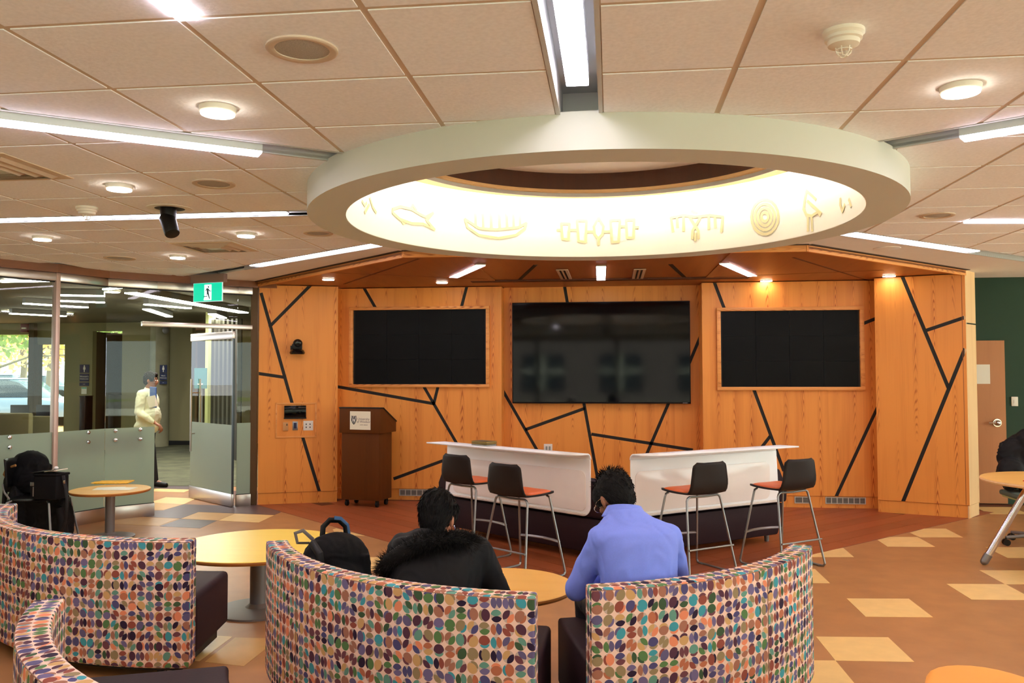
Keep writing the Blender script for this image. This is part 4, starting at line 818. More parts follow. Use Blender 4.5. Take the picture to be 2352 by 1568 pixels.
# ================================================================ COUNTERS AND BENCHES
XM = -.012
def counter(right, label_c, label_b):
    if not right: A, B = atz(1029, 1014, .93), atz(1357, 1042, .93)
    else: A, B = atz(1447, 1043, .93), atz(1781, 1022, .93)
    W_ = Wall(A[:2], B[:2]); L = W_.L; inner = L if not right else 0
    t = thing('counter', label_c, 'counter', W_.fr(L/2, .385), 'white laptop counters')
    z0, z1 = .385, .93; th = .012; sgn = 1 if not right else -1
    S_ = (lambda s: s) if not right else (lambda s: L-s)   # s runs from outer end to inner end
    rc = .09
    pan = [(S_(.02-.02), z1-.05), (S_(-.03), z0+.0), (S_(L-rc), z0)]+[(S_(L-rc+rc*math.sin(k_*PI/16)), z0+rc-rc*math.cos(k_*PI/16)) for k_ in range(1, 9)]+[(S_(L), z1-.05)]
    build('panel', MB().prism(pan, -.001, .011, W_.fr), M_white, t, bev=.003)
    # folded top: quarter round then the overhanging shelf
    ov = .235; n = 8; m_ = MB(); prof = [(0+.05*(1-math.cos(k_*PI/2/n)), z1-.05+.05*math.sin(k_*PI/2/n)) for k_ in range(n+1)]
    secs = []
    for i in range(41):
        f = i/40; s_ = -.0+L*f
        e = ov
        if s_ > L-.20: e = ov*(1-.35*((s_-(L-.20))/.20)**2)
        rowo = [W_.fr(S_(s_), z, d) for d, z in prof]; s2 = s_-(.0 if s_ > .3 else (1-s_/.3)*.0)
        rowo += [W_.fr(S_(s_-.06*(1-f)**3), z1, e)]; secs.append(rowo)
    vs = []; fs = []; m2 = len(secs[0])
    for r_ in secs: vs += r_
    for i in range(40):
        for k_ in range(m2-1): fs.append((i*m2+k_, i*m2+k_+1, (i+1)*m2+k_+1, (i+1)*m2+k_))
    m_.add(vs, fs); o = build('folded_top', m_, M_white, t, ang=30); md = o.modifiers.new('s', 'SOLIDIFY'); md.thickness = .013; md.offset = 0; bake(o)
    # raised writing board with rounded corners
    bw0, bw1, bz0, bz1, r_ = .10, L-.045, z0+.045, z1-.15, .06; pts = []
    for cx_, cz_, a_ in ((bw1-r_, bz1-r_, 0), (bw0+r_, bz1-r_, 90), (bw0+r_, bz0+r_, 180), (bw1-r_, bz0+r_, 270)):
        for k_ in range(7): a = math.radians(a_+k_*15); pts.append((S_(cx_+r_*math.cos(a)), cz_+r_*math.sin(a)))
    build('writing_board', MB().prism(pts, .011, .019, W_.fr), M_board, t, bev=.003)
    build('pen_ledge', W_.quad(MB(), *sorted((S_(.0), S_(L-.05))), z0+.008, z0+.026, .011, .03), mat('ledge_pale', (226, 216, 206), .4), t, bev=.003)
    # bench behind
    b = thing('bench', label_b, 'bench', W_.fr(L/2, 0, -.3), 'aubergine high back benches')
    e0, e1 = sorted((S_(-.06), S_(L+.16)))
    bp = [(S_(-.03), .07), (S_(-.12), .365), (S_(L+.17), .365), (S_(L+.17), .07)]
    def mitre(mb_):
        for v in mb_.v:
            lim = XM-.004 if not right else XM+.004
            if (v.x > lim) != right and abs(v.x-lim) > 1e-6:
                v.xyz = v-W_.u*((v.x-lim)/W_.u.x)
        return mb_
    build('seat_block', mitre(MB().prism(bp, -.62, -.004, W_.fr)), M_purp, b, bev=.02)
    build('back_cushion', mitre(MB().prism([(S_(-.16), .372), (S_(-.17), .50), (S_(-.07), .70), (S_(L+.17), .70), (S_(L+.17), .372)], -.17, -.006, W_.fr)), M_purp, b, bev=.025)
    build('end_wing', MB().prism([(-.60, .372), (-.60, .46), (-.35, .62), (-.18, .66), (-.18, .372)], *sorted((S_(-.125), S_(-.06))), lambda a, b_, c_: W_.fr(c_, b_, a)), M_purp, b, bev=.02)
    for s_, d in ((.05, -.08), (L-.1, -.08), (.05, -.52), (L-.1, -.52)): p = W_.fr(S_(s_), 0, d); build('leg', MB().cyl(p, p+Vector((0, 0, .075)), .02, .025, 12), M_gpaint, b)
    return W_
CW = counter(False, 'left white laptop counter with notebooks on top', 'dark aubergine bench behind the left white counter')
CW2 = counter(True, 'right white laptop counter with nothing on top', 'dark aubergine bench behind the right white counter')
p = atz(1112, 1021, .942)
zz = .9375
for i, (l, m, h_, dw) in enumerate((('white covered book at the bottom of the stack on the counter', M_paper, .012, .0), ('black and yellow book in the middle of the counter stack', mat('book_black', (40, 34, 24), .6), .014, -.01), ('yellowish book on top of the stack on the counter', mat('book_olive', (110, 90, 40), .6), .014, -.004))):
    t = thing('book', l, 'book', (p.x, p.y, zz), 'books on the left counter'); ang = math.atan2(CW.u.y, CW.u.x)+(-.06, .08, .02)[i]
    build('pages', MB().box((p.x, p.y, zz+h_/2), (.20+dw, .135, h_-.005), rotz(ang)), (M_paper, mat('gilt', (196, 160, 70), .5), mat('gilt', ))[i], t)
    for q in (.0015, h_-.0015): build('cover', MB().box((p.x, p.y, zz+q), (.212+dw, .145, .003), rotz(ang)), m if i else mat('book_grey', (60, 56, 50), .6), t, bev=.001)
    zz += h_+.0005
# ================================================================ BAR STOOLS
def make_stool(label):
    t = thing('bar_stool', label, 'stool', (0, 0, 0), 'counter stools with orange seats'); X = .25; Yf, Yb = .225, -.225; zs = .655
    top = {(-1, -1): (-.175, -.13), (1, -1): (.175, -.13), (-1, 1): (-.17, .14), (1, 1): (.17, .14)}
    rr = .0095
    for sx in (-1, 1):  # each side: rear leg, floor runner, front leg in one bend
        (tx, ty), (ux, uy) = top[(sx, -1)], top[(sx, 1)]
        rear = [(sx*X, Yb-.01, .03), (tx*1.03, ty, zs-.05), (tx*.97, ty, zs-.028), (tx*.85, ty, zs-.018)]
        front = [(sx*X, Yf+.01, .03), (ux*1.03, uy, zs-.045), (ux*.97, uy, zs-.022), (ux*.8, uy, zs-.012)]
        build('leg', MB().tube(rear, rr, 10), M_gmet, t)
        build('leg', MB().tube(front, rr, 10), M_gmet, t)
        build('floor_runner', MB().tube([(sx*X, Yb-.01, .03), (sx*X, Yb+.005, .0115), (sx*X, Yb+.04, .0095), (sx*X, Yf-.04, .0095), (sx*X, Yf-.005, .0115), (sx*X, Yf+.01, .03)], rr, 10), M_gmet, t)
        for y in (Yb+.05, Yf-.05): build('glide', MB().box((sx*X, y, .006), (.026, .03, .012)), M_gpaint, t, bev=.003)
    build('rear_seat_rail', MB().tube([(-.149, -.13, zs-.018), (0, -.135, zs-.022), (.149, -.13, zs-.018)], rr, 8), M_gmet, t)
    build('rear_stretcher', MB().tube([(-.236, Yb+.008, .235), (.236, Yb+.008, .235)], .008, 8), M_gmet, t)
    def lx(z, s): return s*(X+(.17*1.03-X)*(z-.03)/(zs-.075))
    build('footrest', MB().tube([(lx(.27, -1), .20, .27), (-.12, .225, .272), (0, .235, .273), (.12, .225, .272), (lx(.27, 1), .20, .27)], .0125, 8, flat=.7), M_gmet, t)
    # shell: seat pan bending up into the back
    nu, n2 = 14, 22; vs = []; fs = []
    for j in range(n2+1):
        f = j/n2
        if f < .5: g = f/.5; y = .215-.36*g; z = zs+.012*(1-g)**2*1.2-.004*math.sin(PI*g)+(-.02*max(0, .12-g)/.12); hw = .20+.012*math.sin(PI*g); 
        else:
            g = (f-.5)/.5; a = min(1, g/.35); y = -.145-.055*math.sin(a*PI/2)-.035*g; z = zs+.045*(1-math.cos(a*PI/2))+.245*max(0, g-.12); hw = .205-.035*g
        if f < .10: hw *= .62+.38*math.sqrt(f/.10)
        if f > .94: hw *= .80+.20*math.sqrt(max(0, (1-f)/.06))
        for i in range(nu+1):
            x = (i/nu*2-1); back = max(0, (f-.5)/.5)
            vs.append((x*hw, y+(.035*x*x)*back, z+(.012*x*x)*(1-back)))
    for j in range(n2):
        for i in range(nu): fs.append((j*(nu+1)+i, j*(nu+1)+i+1, (j+1)*(nu+1)+i+1, (j+1)*(nu+1)+i))
    o = build('shell', MB().add(vs, fs), M_shell, t, ang=60); md = o.modifiers.new('s', 'SOLIDIFY'); md.thickness = .014; md.offset = 0; bake(o)
    vs = []; fs = []; n3 = 14
    for j in range(n3+1):
        g = j/n3; y = .205-.335*g; hw = .185*min(1, math.sqrt(max(.02, g/.14)))*min(1, math.sqrt(max(.05, (1-g)/.05)))
        for i in range(nu+1):
            x = i/nu*2-1; vs.append((x*hw, y, zs+.012+.022*(1-x**4)*(1-abs(2*g-1)**5)+.012*x*x*.8))
    for j in range(n3):
        for i in range(nu): fs.append((j*(nu+1)+i, j*(nu+1)+i+1, (j+1)*(nu+1)+i+1, (j+1)*(nu+1)+i))
    o = build('seat_pad', MB().add(vs, fs), M_orv, t, ang=60); md = o.modifiers.new('s', 'SOLIDIFY'); md.thickness = .016; md.offset = -1; bake(o)
    return t
def copy_thing(t, label):
    r = t.copy(); COL.objects.link(r); r['label'] = label
    for ch in [o for o in bpy.data.objects if o.parent == t]:
        c_ = ch.copy(); COL.objects.link(c_); c_.parent = r
        for g_ in [o for o in bpy.data.objects if o.parent == ch]: d_ = g_.copy(); COL.objects.link(d_); d_.parent = c_
    return r
st = make_stool('orange seated stool at the far left, beside the counter end'); hl = math.atan2(CW.u.y, CW.u.x)-0.0; hr = math.atan2(CW2.u.y, CW2.u.x)
spots = [((-1.24, 7.56), hl, None), ((-.72, 6.86), hl, 'second stool from left, before the left counter by the centre gap'), ((.66, 7.13), hr, 'third stool from left, nearest the man in the blue shirt'), ((1.43, 7.46), hr, 'stool at the right end, standing above the right sofa')]
for i, (p, a, l) in enumerate(spots):
    o = st if i == 0 else copy_thing(st, l); o.location = (p[0], p[1], .0 if True else 0); o.rotation_euler = (0, 0, a); o['_loc'] = (0, 0, 0)
# ================================================================ HALL BEYOND THE GLASS
YH = 18.3; WH = Wall((-22, YH), (-4, YH))
hw = thing('wall_hall', None, None, kind='structure')
def hx(u, v=900): return WH.px(u, v)[0]
def hz(v, u=200): return WH.px(u, v)[1]
x145, x212, x245, x280, x345 = hx(147), hx(211), hx(245), hx(279), hx(345)
zw = hz(768, 30)
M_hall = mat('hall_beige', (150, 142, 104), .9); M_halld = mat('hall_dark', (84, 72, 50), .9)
for a, b, z0, z1, m in ((x145, x212, 0, 3.2, M_hall), (x212, x280, hz(760, 245), 3.2, M_hall), (x280, x345+1.0, 0, 3.2, M_hall)): build('hall_wall', WH.quad(MB(), a, b, z0, z1, -.15, 0), m, hw, smooth=False)
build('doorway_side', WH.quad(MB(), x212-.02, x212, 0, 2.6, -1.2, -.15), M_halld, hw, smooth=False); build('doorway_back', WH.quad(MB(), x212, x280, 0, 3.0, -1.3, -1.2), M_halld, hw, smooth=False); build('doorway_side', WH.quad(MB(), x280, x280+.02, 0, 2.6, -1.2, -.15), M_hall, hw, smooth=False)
build('hall_skirting', WH.quad(MB(), x280, x345+1, 0, .1, 0, .012), M_black, hw, smooth=False)
# window bay at the far left
x0 = hx(-60); xm = hx(77); wb = thing('window_1', None, None, kind='structure')
build('bay_wall', WH.quad(MB(), x0-3, xm-.0, hz(768, 30), 3.2, -.15, 0), M_hall, wb, smooth=False); build('bay_wall', WH.quad(MB(), xm, x145, hz(791, 110), 3.2, -.15, 0), M_hall, wb, smooth=False)
build('sill_wall', WH.quad(MB(), x0-3, x145, 0, .25, -.15, 0), M_hall, wb, smooth=False); build('mid_rail', WH.quad(MB(), x0-3, x145, hz(976, 80), hz(957, 80), -.1, .02), M_halld, wb, smooth=False)
build('window_pillar', WH.quad(MB(), xm-.06, xm+.07, 0, 3.2, -.2, .12), M_halld, wb, smooth=False); build('window_frame', WH.quad(MB(), hx(124), hx(128), 0, 3.2, -.1, .0), M_wht, wb, smooth=False)
build('window_pane', WH.quad(MB(), x0-3, x145, .25, hz(768, 30), -.08, -.07), M_glass, wb, smooth=False)
for i in range(7): a = hx(20+i*17); build('lower_baluster', WH.quad(MB(), a, a+.05, .25, hz(976, 80), -.02, .02), M_halld, wb, smooth=False)
# hall shell: side, back and ceiling
hc = build('ceiling_hall', MB().prism([(-26, -4), (-7.25, -4), (-7.25, 5.9), (-6.2, 8.2), (-5.86, 9.2), (-5.3, 9.6), (-4.5, 10.35), (-3.9, 11.25), (-3.9, 23), (-13.4, 23), (-13.4, 18.45), (-26, 18.45)], 2.80, 2.9), mat('hall_ceiling', (104, 96, 76), .9), kind='structure', weld=False, smooth=False)
hl_ = thing('wall_hall_far', None, None, kind='structure')
build('far_wall', MB().box((-8.6, 22.6, 1.5), (9.6, .2, 3)), M_hall, hl_, smooth=False)
build('side_wall', MB().box((-3.95, 17, 1.45), (.15, 11.3, 2.9)), M_hall, hl_, smooth=False)
build('cross_wall', MB().box((-16.0, -4.1, 1.45), (20, .2, 2.9)), M_hall, hl_, smooth=False); build('west_sill', MB().box((-26, 9, .4), (.2, 27, .8)), M_hall, hl_, smooth=False)
f1 = lambda u, v, Y: aty(u, v, Y)
a, b = f1(390, 900, 22.3), f1(441, 900, 22.3); build('brown_recess', MB().box(((a.x+b.x)/2+.1, 22.2, 1.25), (b.x-a.x+.5, .6, 2.5)), mat('recess_brown', (112, 88, 52), .9), hl_, smooth=False)
build('far_skirting', MB().box(((a.x+b.x)/2, 21.85, .1), (1.0, .04, .2)), M_pale, hl_, smooth=False)
fl_c = build('floor_carpet', MB().prism([(-26, 11.6), (-9, 11.6), (-4.0, 11.75), (-4.0, 18.8), (-26, 18.8)], .001, .006), mat('hall_carpet', (98, 98, 72), .95, nscale=3, namt=.2), kind='structure', weld=False)
# column
c = fl(367, 1019); t = thing('concrete_column', 'round bare concrete column in the hall behind the glass door opening', 'column', (c.x, 17.9, 0)); cx = aty(366.5, 900, 17.9).x
build('shaft', MB().cyl((cx, 17.9, 0), (cx, 17.9, 2.8), .205, .205, 36), M_conc, t)
def stacksign(u0, u1, vs, Y, label, word, off):
    W_ = Wall((-20, Y), (-4, Y)); a = W_.px(u0, 860)[0]; b = W_.px(u1, 860)[0]
    t = thing('washroom_sign', label, 'sign', W_.fr(a, 1.4, .01))
    for i, (v0, v1) in enumerate(vs):
        z1 = W_.px(u0, v0)[1]; z0 = W_.px(u0, v1)[1]; build('plate', W_.quad(MB(), a, b, z0, z1, .002, .012), M_navy, t, smooth=False); cz = (z0+z1)/2; cx = (a+b)/2
        if i == 0:
            h = z1-z0; m_ = MB().ngon((cx, cz+h*.33), h*.085, .012, .015, 14, W_.fr)
            m_.prism([(cx-h*.11, cz+h*.23), (cx+h*.11, cz+h*.23), (cx+h*.15, cz-h*.08), (cx+h*.06, cz-h*.12), (cx+h*.05, cz-h*.40), (cx-h*.05, cz-h*.40), (cx-h*.06, cz-h*.12), (cx-h*.15, cz-h*.08)], .012, .015, W_.fr); build('pictogram', m_, M_paper, t, weld=False, smooth=False).__setitem__('kind', 'stuff')
        elif i == 1:
            text(word, (b-a)*.24, M_paper, t, W_.fr, cx, cz+(z1-z0)*.14, .013, 'sign_text'); text('Washroom', (b-a)*.2, M_paper, t, W_.fr, cx, cz-(z1-z0)*.16, .013, 'sign_text')
        else: text('W-121' if word[0] == 'W' else 'W-122', (b-a)*.24, M_paper, t, W_.fr, cx, cz, .013, 'sign_text') if False else text('▪▪▪', (b-a)*.14, M_paper, t, W_.fr, cx, cz, .013, 'sign_text')
stacksign(183.5, 205, ((837, 856), (858, 876), (878, 886)), YH, "navy blue women's washroom sign on the beige hall wall", "Women's", 0)
stacksign(367.5, 384, ((838, 856), (857, 873), (875, 882)), 17.69, "navy blue men's washroom sign on the concrete column", "Men's", 0)
a = hx(193.5); z = hz(896); t = thing('wall_notice', 'small white notice under the washroom sign on the hall wall', 'sign', WH.fr(a, z, .01)); build('plate', WH.quad(MB(), a-.065, a+.065, z-.085, z+.07, .001, .01), M_paper, t, smooth=False); build('green_header', WH.quad(MB(), a-.06, a+.06, z+.035, z+.068, .01, .012), mat('mint', (110, 190, 160), .6), t, smooth=False)
a = hx(66); z = hz(754, 66); t = thing('fire_alarm', 'dark red fire alarm strobe above the far hall window', 'alarm', WH.fr(a, z, .02)); build('body', WH.quad(MB(), a-.10, a+.08, z-.1, z+.1, .13, .19), mat('alarm_red', (110, 24, 24), .5), t, bev=.005); build('strobe', WH.quad(MB(), a-.05, a+.05, z-.02, z+.01, .19, .22), M_wht, t)
# waste stands by the doorways
for u, v0, l in ((209, 910, 'dark narrow bin beside the hall doorway, left one'), (274, 906, 'dark narrow bin beside the hall doorway, right one')):
    a = hx(u); z = hz(v0, u); t = thing('bin', l, 'bin', WH.fr(a, 0, .2)); build('body', WH.quad(MB(), a-.06, a+.07, .02, z, .03, .33), M_blk, t, bev=.01); build('lid', WH.quad(MB(), a-.065, a+.075, z, z+.02, .025, .335), M_blk, t)
# wifi/camera box on the column top, seen under the door header
c = aty(376, 758, 17.5); t = thing('column_camera', 'small security camera on the concrete column near the door header', 'camera', c); build('arm', MB().box((c.x, 17.64, c.z+.1), (.12, .16, .04)), M_blk, t); build('body', MB().ell((c.x+.02, 17.55, c.z), (.07, .07, .08)), M_gpaint, t)
# slatted dark glazing right of the open door
Ws = Wall(aty(488, 900, 15.5)[:2], aty(556, 900, 15.2)[:2]); a0, z1 = Ws.px(489, 722); a1, _ = Ws.px(548, 722); t = thing('wall_slats', None, None, kind='structure')
build('dark_glass', Ws.quad(MB(), a0, a1, .0, 2.66, -.1, -.06), mat('night_glass', (22, 20, 18), .1), t, smooth=False)
for i in range(7): x = a0+(a1-a0)*i/6; build('slat', Ws.quad(MB(), x-.025, x+.025, .0, 2.66, -.05, .05), mat('slat_grey', (70, 66, 56), .7), t, smooth=False)
a, z1 = Ws.px(488, 735); build('pale_post', Ws.quad(MB(), a-.05, a+.03, 0, 2.8, -.05, .12), mat('post_olive', (190, 190, 130), .8), t, smooth=False)
c0, c1 = aty(447, 845, 14.6), aty(475, 892, 14.6); t = thing('poster', 'teal poster on a stand seen through the open glass door', 'poster', (c0.x, 14.6, 0)); build('board', MB().box(((c0.x+c1.x)/2, 14.6, (c0.z+c1.z)/2), (c1.x-c0.x, .02, c0.z-c1.z)), M_teal, t, smooth=False); build('stand', MB().box(((c0.x+c1.x)/2, 14.63, c1.z/2+.1), (.05, .03, c1.z+.2)), M_gpaint, t); build('foot', MB().ngon(((c0.x+c1.x)/2, 14.63), .18, 0, .02, 24), M_gpaint, t)
build('poster_text', MB().box(((c0.x+c1.x)/2, 14.585, c1.z+.08), (.1, .004, .02)), M_paper, t, smooth=False)
# lounge seats behind the glass at far left
for i, (u, v, w_, l) in enumerate(((12, 948, .9, 'high back lounge seat in the hall, cropped by the left edge'), (84, 955, .7, 'high back lounge seat in the hall beside the pale mullion'))):
    yy = 12.5+i*1.3; c = aty(u, v, yy); t = thing('lounge_seat', l, 'seat', (c.x, yy, 0)); build('back', MB().box((c.x, yy, c.z/2+.05), (w_, .12, c.z-.1)), mat('lounge_olive', (104, 96, 66), .9), t, bev=.03); build('cushion', MB().box((c.x, yy+.35, .3), (w_, .6, .3)), mat('lounge_olive', ), t, bev=.04); build('foot', MB().box((c.x, yy+.3, .075), (w_*.8, .5, .15)), M_blk, t)
# hall tables and chairs as silhouettes before the window
for i, (u, l) in enumerate(((28, 'dark cafe chair before the hall window, further left'), (88, 'dark cafe chair before the hall window, beside the pale mullion'))):
    c = aty(u, 975, 16.4); t = thing('cafe_chair', l, 'chair', (c.x, 16.4, 0), 'cafe chairs in the hall'); w_ = .42
    build('backrest', MB().box((c.x, 16.62, .82), (w_, .03, .3)), M_blk, t, bev=.01); build('seat', MB().box((c.x, 16.4, .46), (w_, .42, .03)), M_blk, t, bev=.01)
    for sx in (-1, 1):
        for sy in (-1, 1): build('leg', MB().cyl((c.x+sx*.18, 16.4+sy*.19, .45), (c.x+sx*.2, 16.4+sy*.21, 0), .012, .012, 8), M_gmet, t)
# hall lights
def hall_light(p, q, label, w_=.1):
    z = 2.70; a, b = atz(*p, z), atz(*q, z); d = (b-a).normalized(); n = Vector((-d.y, d.x, 0))*w_/2; t = thing('hall_light', label, 'light', a)
    build('lens', MB().prism([tuple((a-n)[:2]), tuple((b-n)[:2]), tuple((b+n)[:2]), tuple((a+n)[:2])], z, z+.015), M_hallstrip, t, weld=False); build('housing', MB().prism([tuple((a-n*1.1)[:2]), tuple((b-n*1.1)[:2]), tuple((b+n*1.1)[:2]), tuple((a+n*1.1)[:2])], z+.015, 2.797), M_gpaint, t, weld=False)
for p, q, l, w_ in (((300, 674), (560, 719), 'long bright light in the hall ceiling above the door header', .17), ((335, 700), (435, 709), 'thin hall light just left of the exit sign', .1), ((336, 711), (389, 728), 'short hall light above the end of the door header', .12), ((487, 722), (512, 731), 'short hall light below the exit sign', .14),
                    ((0, 648), (192, 645), 'long hall light high at the left edge', .08), ((242, 666), (358, 650), 'angled hall light between the two glass joints', .08), ((136, 679), (240, 681), 'upper thin hall light right of the pale mullion', .08), ((136, 692), (240, 696), 'lower thin hall light right of the pale mullion', .08),
                    ((55, 698), (200, 707), 'thin hall light passing behind the pale mullion', .09), ((24, 721), (150, 727), 'lowest thin hall light at the far left', .12)):
    hall_light(p, q, l, w_)
for u, v, l in ((27, 631, 'round hall downlight at the far left, highest'), (259, 669, 'round hall downlight beside the glass joint'), (17, 713, 'round hall downlight at the far left edge, low'), (156, 719, 'round hall downlight right of the pale mullion, low')):
    p = atz(u, v, 2.78); t = thing('hall_downlight', l, 'light', p); build('diffuser', MB().ngon((p.x, p.y), .09, 2.765, 2.80, 24), M_hallstrip, t); build('trim_ring', MB().lathe([(.09, 2.768), (.105, 2.775), (.105, 2.80)], (p.x, p.y, 0), 24), M_wht, t)
# ================================================================ OUTDOORS
gr = build('ground', MB().prism([(-120, -60), (60, -60), (60, 120), (-120, 120)], -.45, -.13), mat('asphalt', (150, 146, 140), .95, nscale=.8, namt=.05), kind='structure', weld=False)
build('lawn', MB().prism([(-45, 26), (-8, 26), (-8, 31), (-45, 31)], -.129, -.12), mat('lawn_green', (132, 150, 84), .95, nscale=6, namt=.1), gr, weld=False)
def car(c, ang, col, label):
    t = thing('car', label, 'car', (c[0], c[1], -.12)); R_ = rotz(ang)
    def fr(a, b, d): return Vector((c[0], c[1], -.12))+R_ @ Vector((a, d, b))
    body = [(-2.2, .35), (-2.25, .75), (-2.1, .95), (-1.5, 1.0), (1.0, 1.0), (2.0, .85), (2.2, .7), (2.2, .35)]; top = [(-1.95, .98), (-1.6, 1.5), (-1.3, 1.58), (.2, 1.55), (.5, 1.48), (1.15, .98)]
    m = mat('car_%d' % col[0], col, .3, coat=.5); build('body', MB().prism(body, -.88, .88, fr), m, t, bev=.06); build('cabin', MB().prism(top, -.74, .74, fr), mat('car_glass', (50, 64, 80), .1), t, bev=.05); build('roof', MB().prism([(-1.6, 1.56), (.2, 1.56), (.2, 1.6), (-1.6, 1.62)], -.7, .7, fr), m, t, bev=.02)
    for a in (-1.4, 1.35):
        for d in (-.85, .85):
            q = build('wheel', MB().cyl(fr(a, .34, d-.1), fr(a, .34, d+.1), .34, .34, 24), M_blk, t, bev=.02)
    for d in (-.65, .65): build('tail_lamp', MB().box(fr(-2.24, .8, d), (.06, .22, .14), R_), mat('tail_red', (190, 40, 40), .3), t)
p = fl(30, 905); dq = ray(22, 905)
def gnd(u, v, z=-.12): q = atz(u, v, z); return (q.x, q.y)
car(gnd(24, 893), 1.9, (120, 150, 190), 'blue grey car parked outside the far hall window'); car((aty(36, 900, 25).x, 25.0), .15, (120, 66, 80), 'dark red car parked just outside the hall window'); car((aty(110, 880, 52).x, 52), .1, (70, 90, 110), 'dark car far across the parking lot'); car((aty(92, 880, 46).x-9, 60), .1, (190, 190, 196), 'pale car far across the parking lot')
def tree(x, y, h, r, label, col, seed, cz=.68, sparse=600):
    rnd = random.Random(seed); t = thing('tree', label, 'tree', (x, y, -.12)); k_ = mat('bark', (96, 84, 66), .9)
    build('trunk', MB().tube([(x, y, -.14), (x+.1, y, h*.3), (x-.05, y, h*.5), (x+.1, y, h*.75)], [.17, .14, .11, .05], 10), k_, t); m_ = MB()
    for i in range(14):
        a = rnd.random()*2*PI; z0 = h*(.3+.4*rnd.random()); L_ = r*(.6+.4*rnd.random()); m_.tube([(x, y, z0), (x+L_*.5*math.cos(a), y+L_*.5*math.sin(a), z0+.5), (x+L_*math.cos(a), y+L_*math.sin(a), z0+.7-.4*rnd.random())], [.05, .035, .015], 6)
    build('branches', m_, k_, t, weld=False).__setitem__('kind', 'stuff'); m_ = MB(); c_ = Vector((x, y, h*cz))
    for i in range(sparse):
        d = Vector((rnd.gauss(0, 1), rnd.gauss(0, 1), rnd.gauss(0, .8))).normalized()*r*(rnd.random()**.4); p_ = c_+Vector((d.x, d.y, d.z*.75)); a = Vector((rnd.uniform(-1, 1), rnd.uniform(-1, 1), rnd.uniform(-1, 1))).normalized(); b = a.orthogonal().normalized(); s_ = .10+.12*rnd.random()
        m_.add([p_-a*s_, p_+b*s_*.5, p_+a*s_, p_-b*s_*.5], [(0, 1, 2, 3)])
    o = build('foliage', m_, mat('leaf_'+col, {'g': (120, 140, 70), 'y': (226, 190, 110), 'o': (216, 160, 100)}[col], .8), t, weld=False, smooth=False, uv=False); o['kind'] = 'stuff'
for a_ in ((aty(-20, 800, 27).x, 27, 5.6, 2.6, 'green leaved tree outside the hall window, overhanging its left pane', 'g', 1, .72, 1500), (aty(52, 800, 38).x, 38, 6.4, 3.2, 'yellow autumn tree outside the hall window', 'y', 2, .62, 2200), (aty(112, 800, 44).x, 44, 8, 3.6, 'orange autumn tree behind the far parked cars', 'o', 3, .6, 2200), (aty(150, 800, 34).x+1.5, 34, 5.2, 1.8, 'small green tree at the right edge of the hall window', 'g', 4, .75, 700)): tree(*a_)
# brick building opposite the windows behind the viewer (seen mirrored in the television)
bb = thing('building', 'brick building across the street, mirrored in the television', 'building', (0, -22, -.12)); M_br = mat('brick_far', (104, 92, 92), .9, nscale=2, namt=.1)
build('wall', MB().box((0, -24, 4.4), (70, 4, 9.2)), M_br, bb, smooth=False); build('concrete_band', MB().box((0, -21.95, 3.6), (70, .12, .25)), M_paper, bb, smooth=False)
for i in range(-8, 9):
    for z in (1.6, 5.2): q = build('window', MB().box((i*4+.5, -21.98, z), (2.2, .1, 1.9)), mat('win_dark', (36, 44, 54), .15), bb, smooth=False); sub('frame', MB().box((i*4+.5, -21.92, z), (.08, .06, 1.9)).box((i*4+.5, -21.92, z+.1), (2.2, .06, .08)), M_wht, q, smooth=False)
build('lawn', MB().prism([(-40, -20), (40, -20), (40, -13), (-40, -13)], -.129, -.12), mat('lawn_green', ), gr, weld=False)
build('bounce_ground', MB().prism([(-26, -13), (26, -13), (26, 24), (10.3, 24), (10.3, -4.8), (-26, -4.8)], -.129, -.12), mat('bounce_ground_pale', (222, 218, 208), .9, nscale=2, namt=.02), gr, weld=False)  # pale ground added to bounce sunlight through the windows onto the ceiling
# ================================================================ PEOPLE
def basis(yaw, pitch, roll=0):  # head/torso frames: local +Y is forward, +Z up
    return Matrix.Rotation(yaw, 3, 'Z') @ Matrix.Rotation(pitch, 3, 'X') @ Matrix.Rotation(roll, 3, 'Y')
def remesh(o, vox, smooth=4, disp=0., dscale=8., seed=0):
    md = o.modifiers.new('r', 'REMESH'); md.mode = 'VOXEL'; md.voxel_size = vox; md2 = o.modifiers.new('s', 'SMOOTH'); md2.iterations = smooth; md2.factor = .5; m = o.data.materials[0]; bake(o)
    me = o.data; me.materials.clear(); me.materials.append(m)
    if disp:
        ns = [v.normal.copy() for v in me.vertices]
        for v, n in zip(me.vertices, ns):
            p = v.co*dscale+Vector((seed*7.1, 0, 0)); q = noise.noise(Vector((p.x, p.y, p.z*.6)))
            w_ = noise.noise(Vector((p.x*1.2+3*q, p.y*1.2, p.z*1.6+2*q))); v.co += n*disp*(q*.5+(1-abs(w_)*2.2)*.6-.3)
    me.update(); me.shade_smooth()
    if me.uv_layers: me.uv_layers.remove(me.uv_layers[0])
    return o
def add_head(m, c, R_, s=1.):
    A = lambda x, y, z: c+R_ @ Vector((x*s, y*s, z*s))
    m.ell(A(0, -.012, .02), (.076*s, .094*s, .098*s), R_); m.ell(A(0, .018, -.045), (.058*s, .072*s, .07*s), R_); m.ell(A(0, .055, -.085), (.026*s, .026*s, .022*s), R_)
    m.ell(A(0, .098, -.022), (.013*s, .02*s, .026*s), R_, 10, 8); m.ell(A(0, .088, -.062), (.024*s, .012*s, .010*s), R_, 10, 8); m.ell(A(0, .075, .02), (.05*s, .016*s, .010*s), R_, 10, 8)
    for q in (-1, 1): m.ell(A(q*.079, -.008, -.018), (.010*s, .019*s, .032*s), R_ @ Matrix.Rotation(q*.25, 3, 'Z'), 12, 8); m.ell(A(q*.045, .06, -.03), (.02*s, .02*s, .018*s), R_, 10, 8)
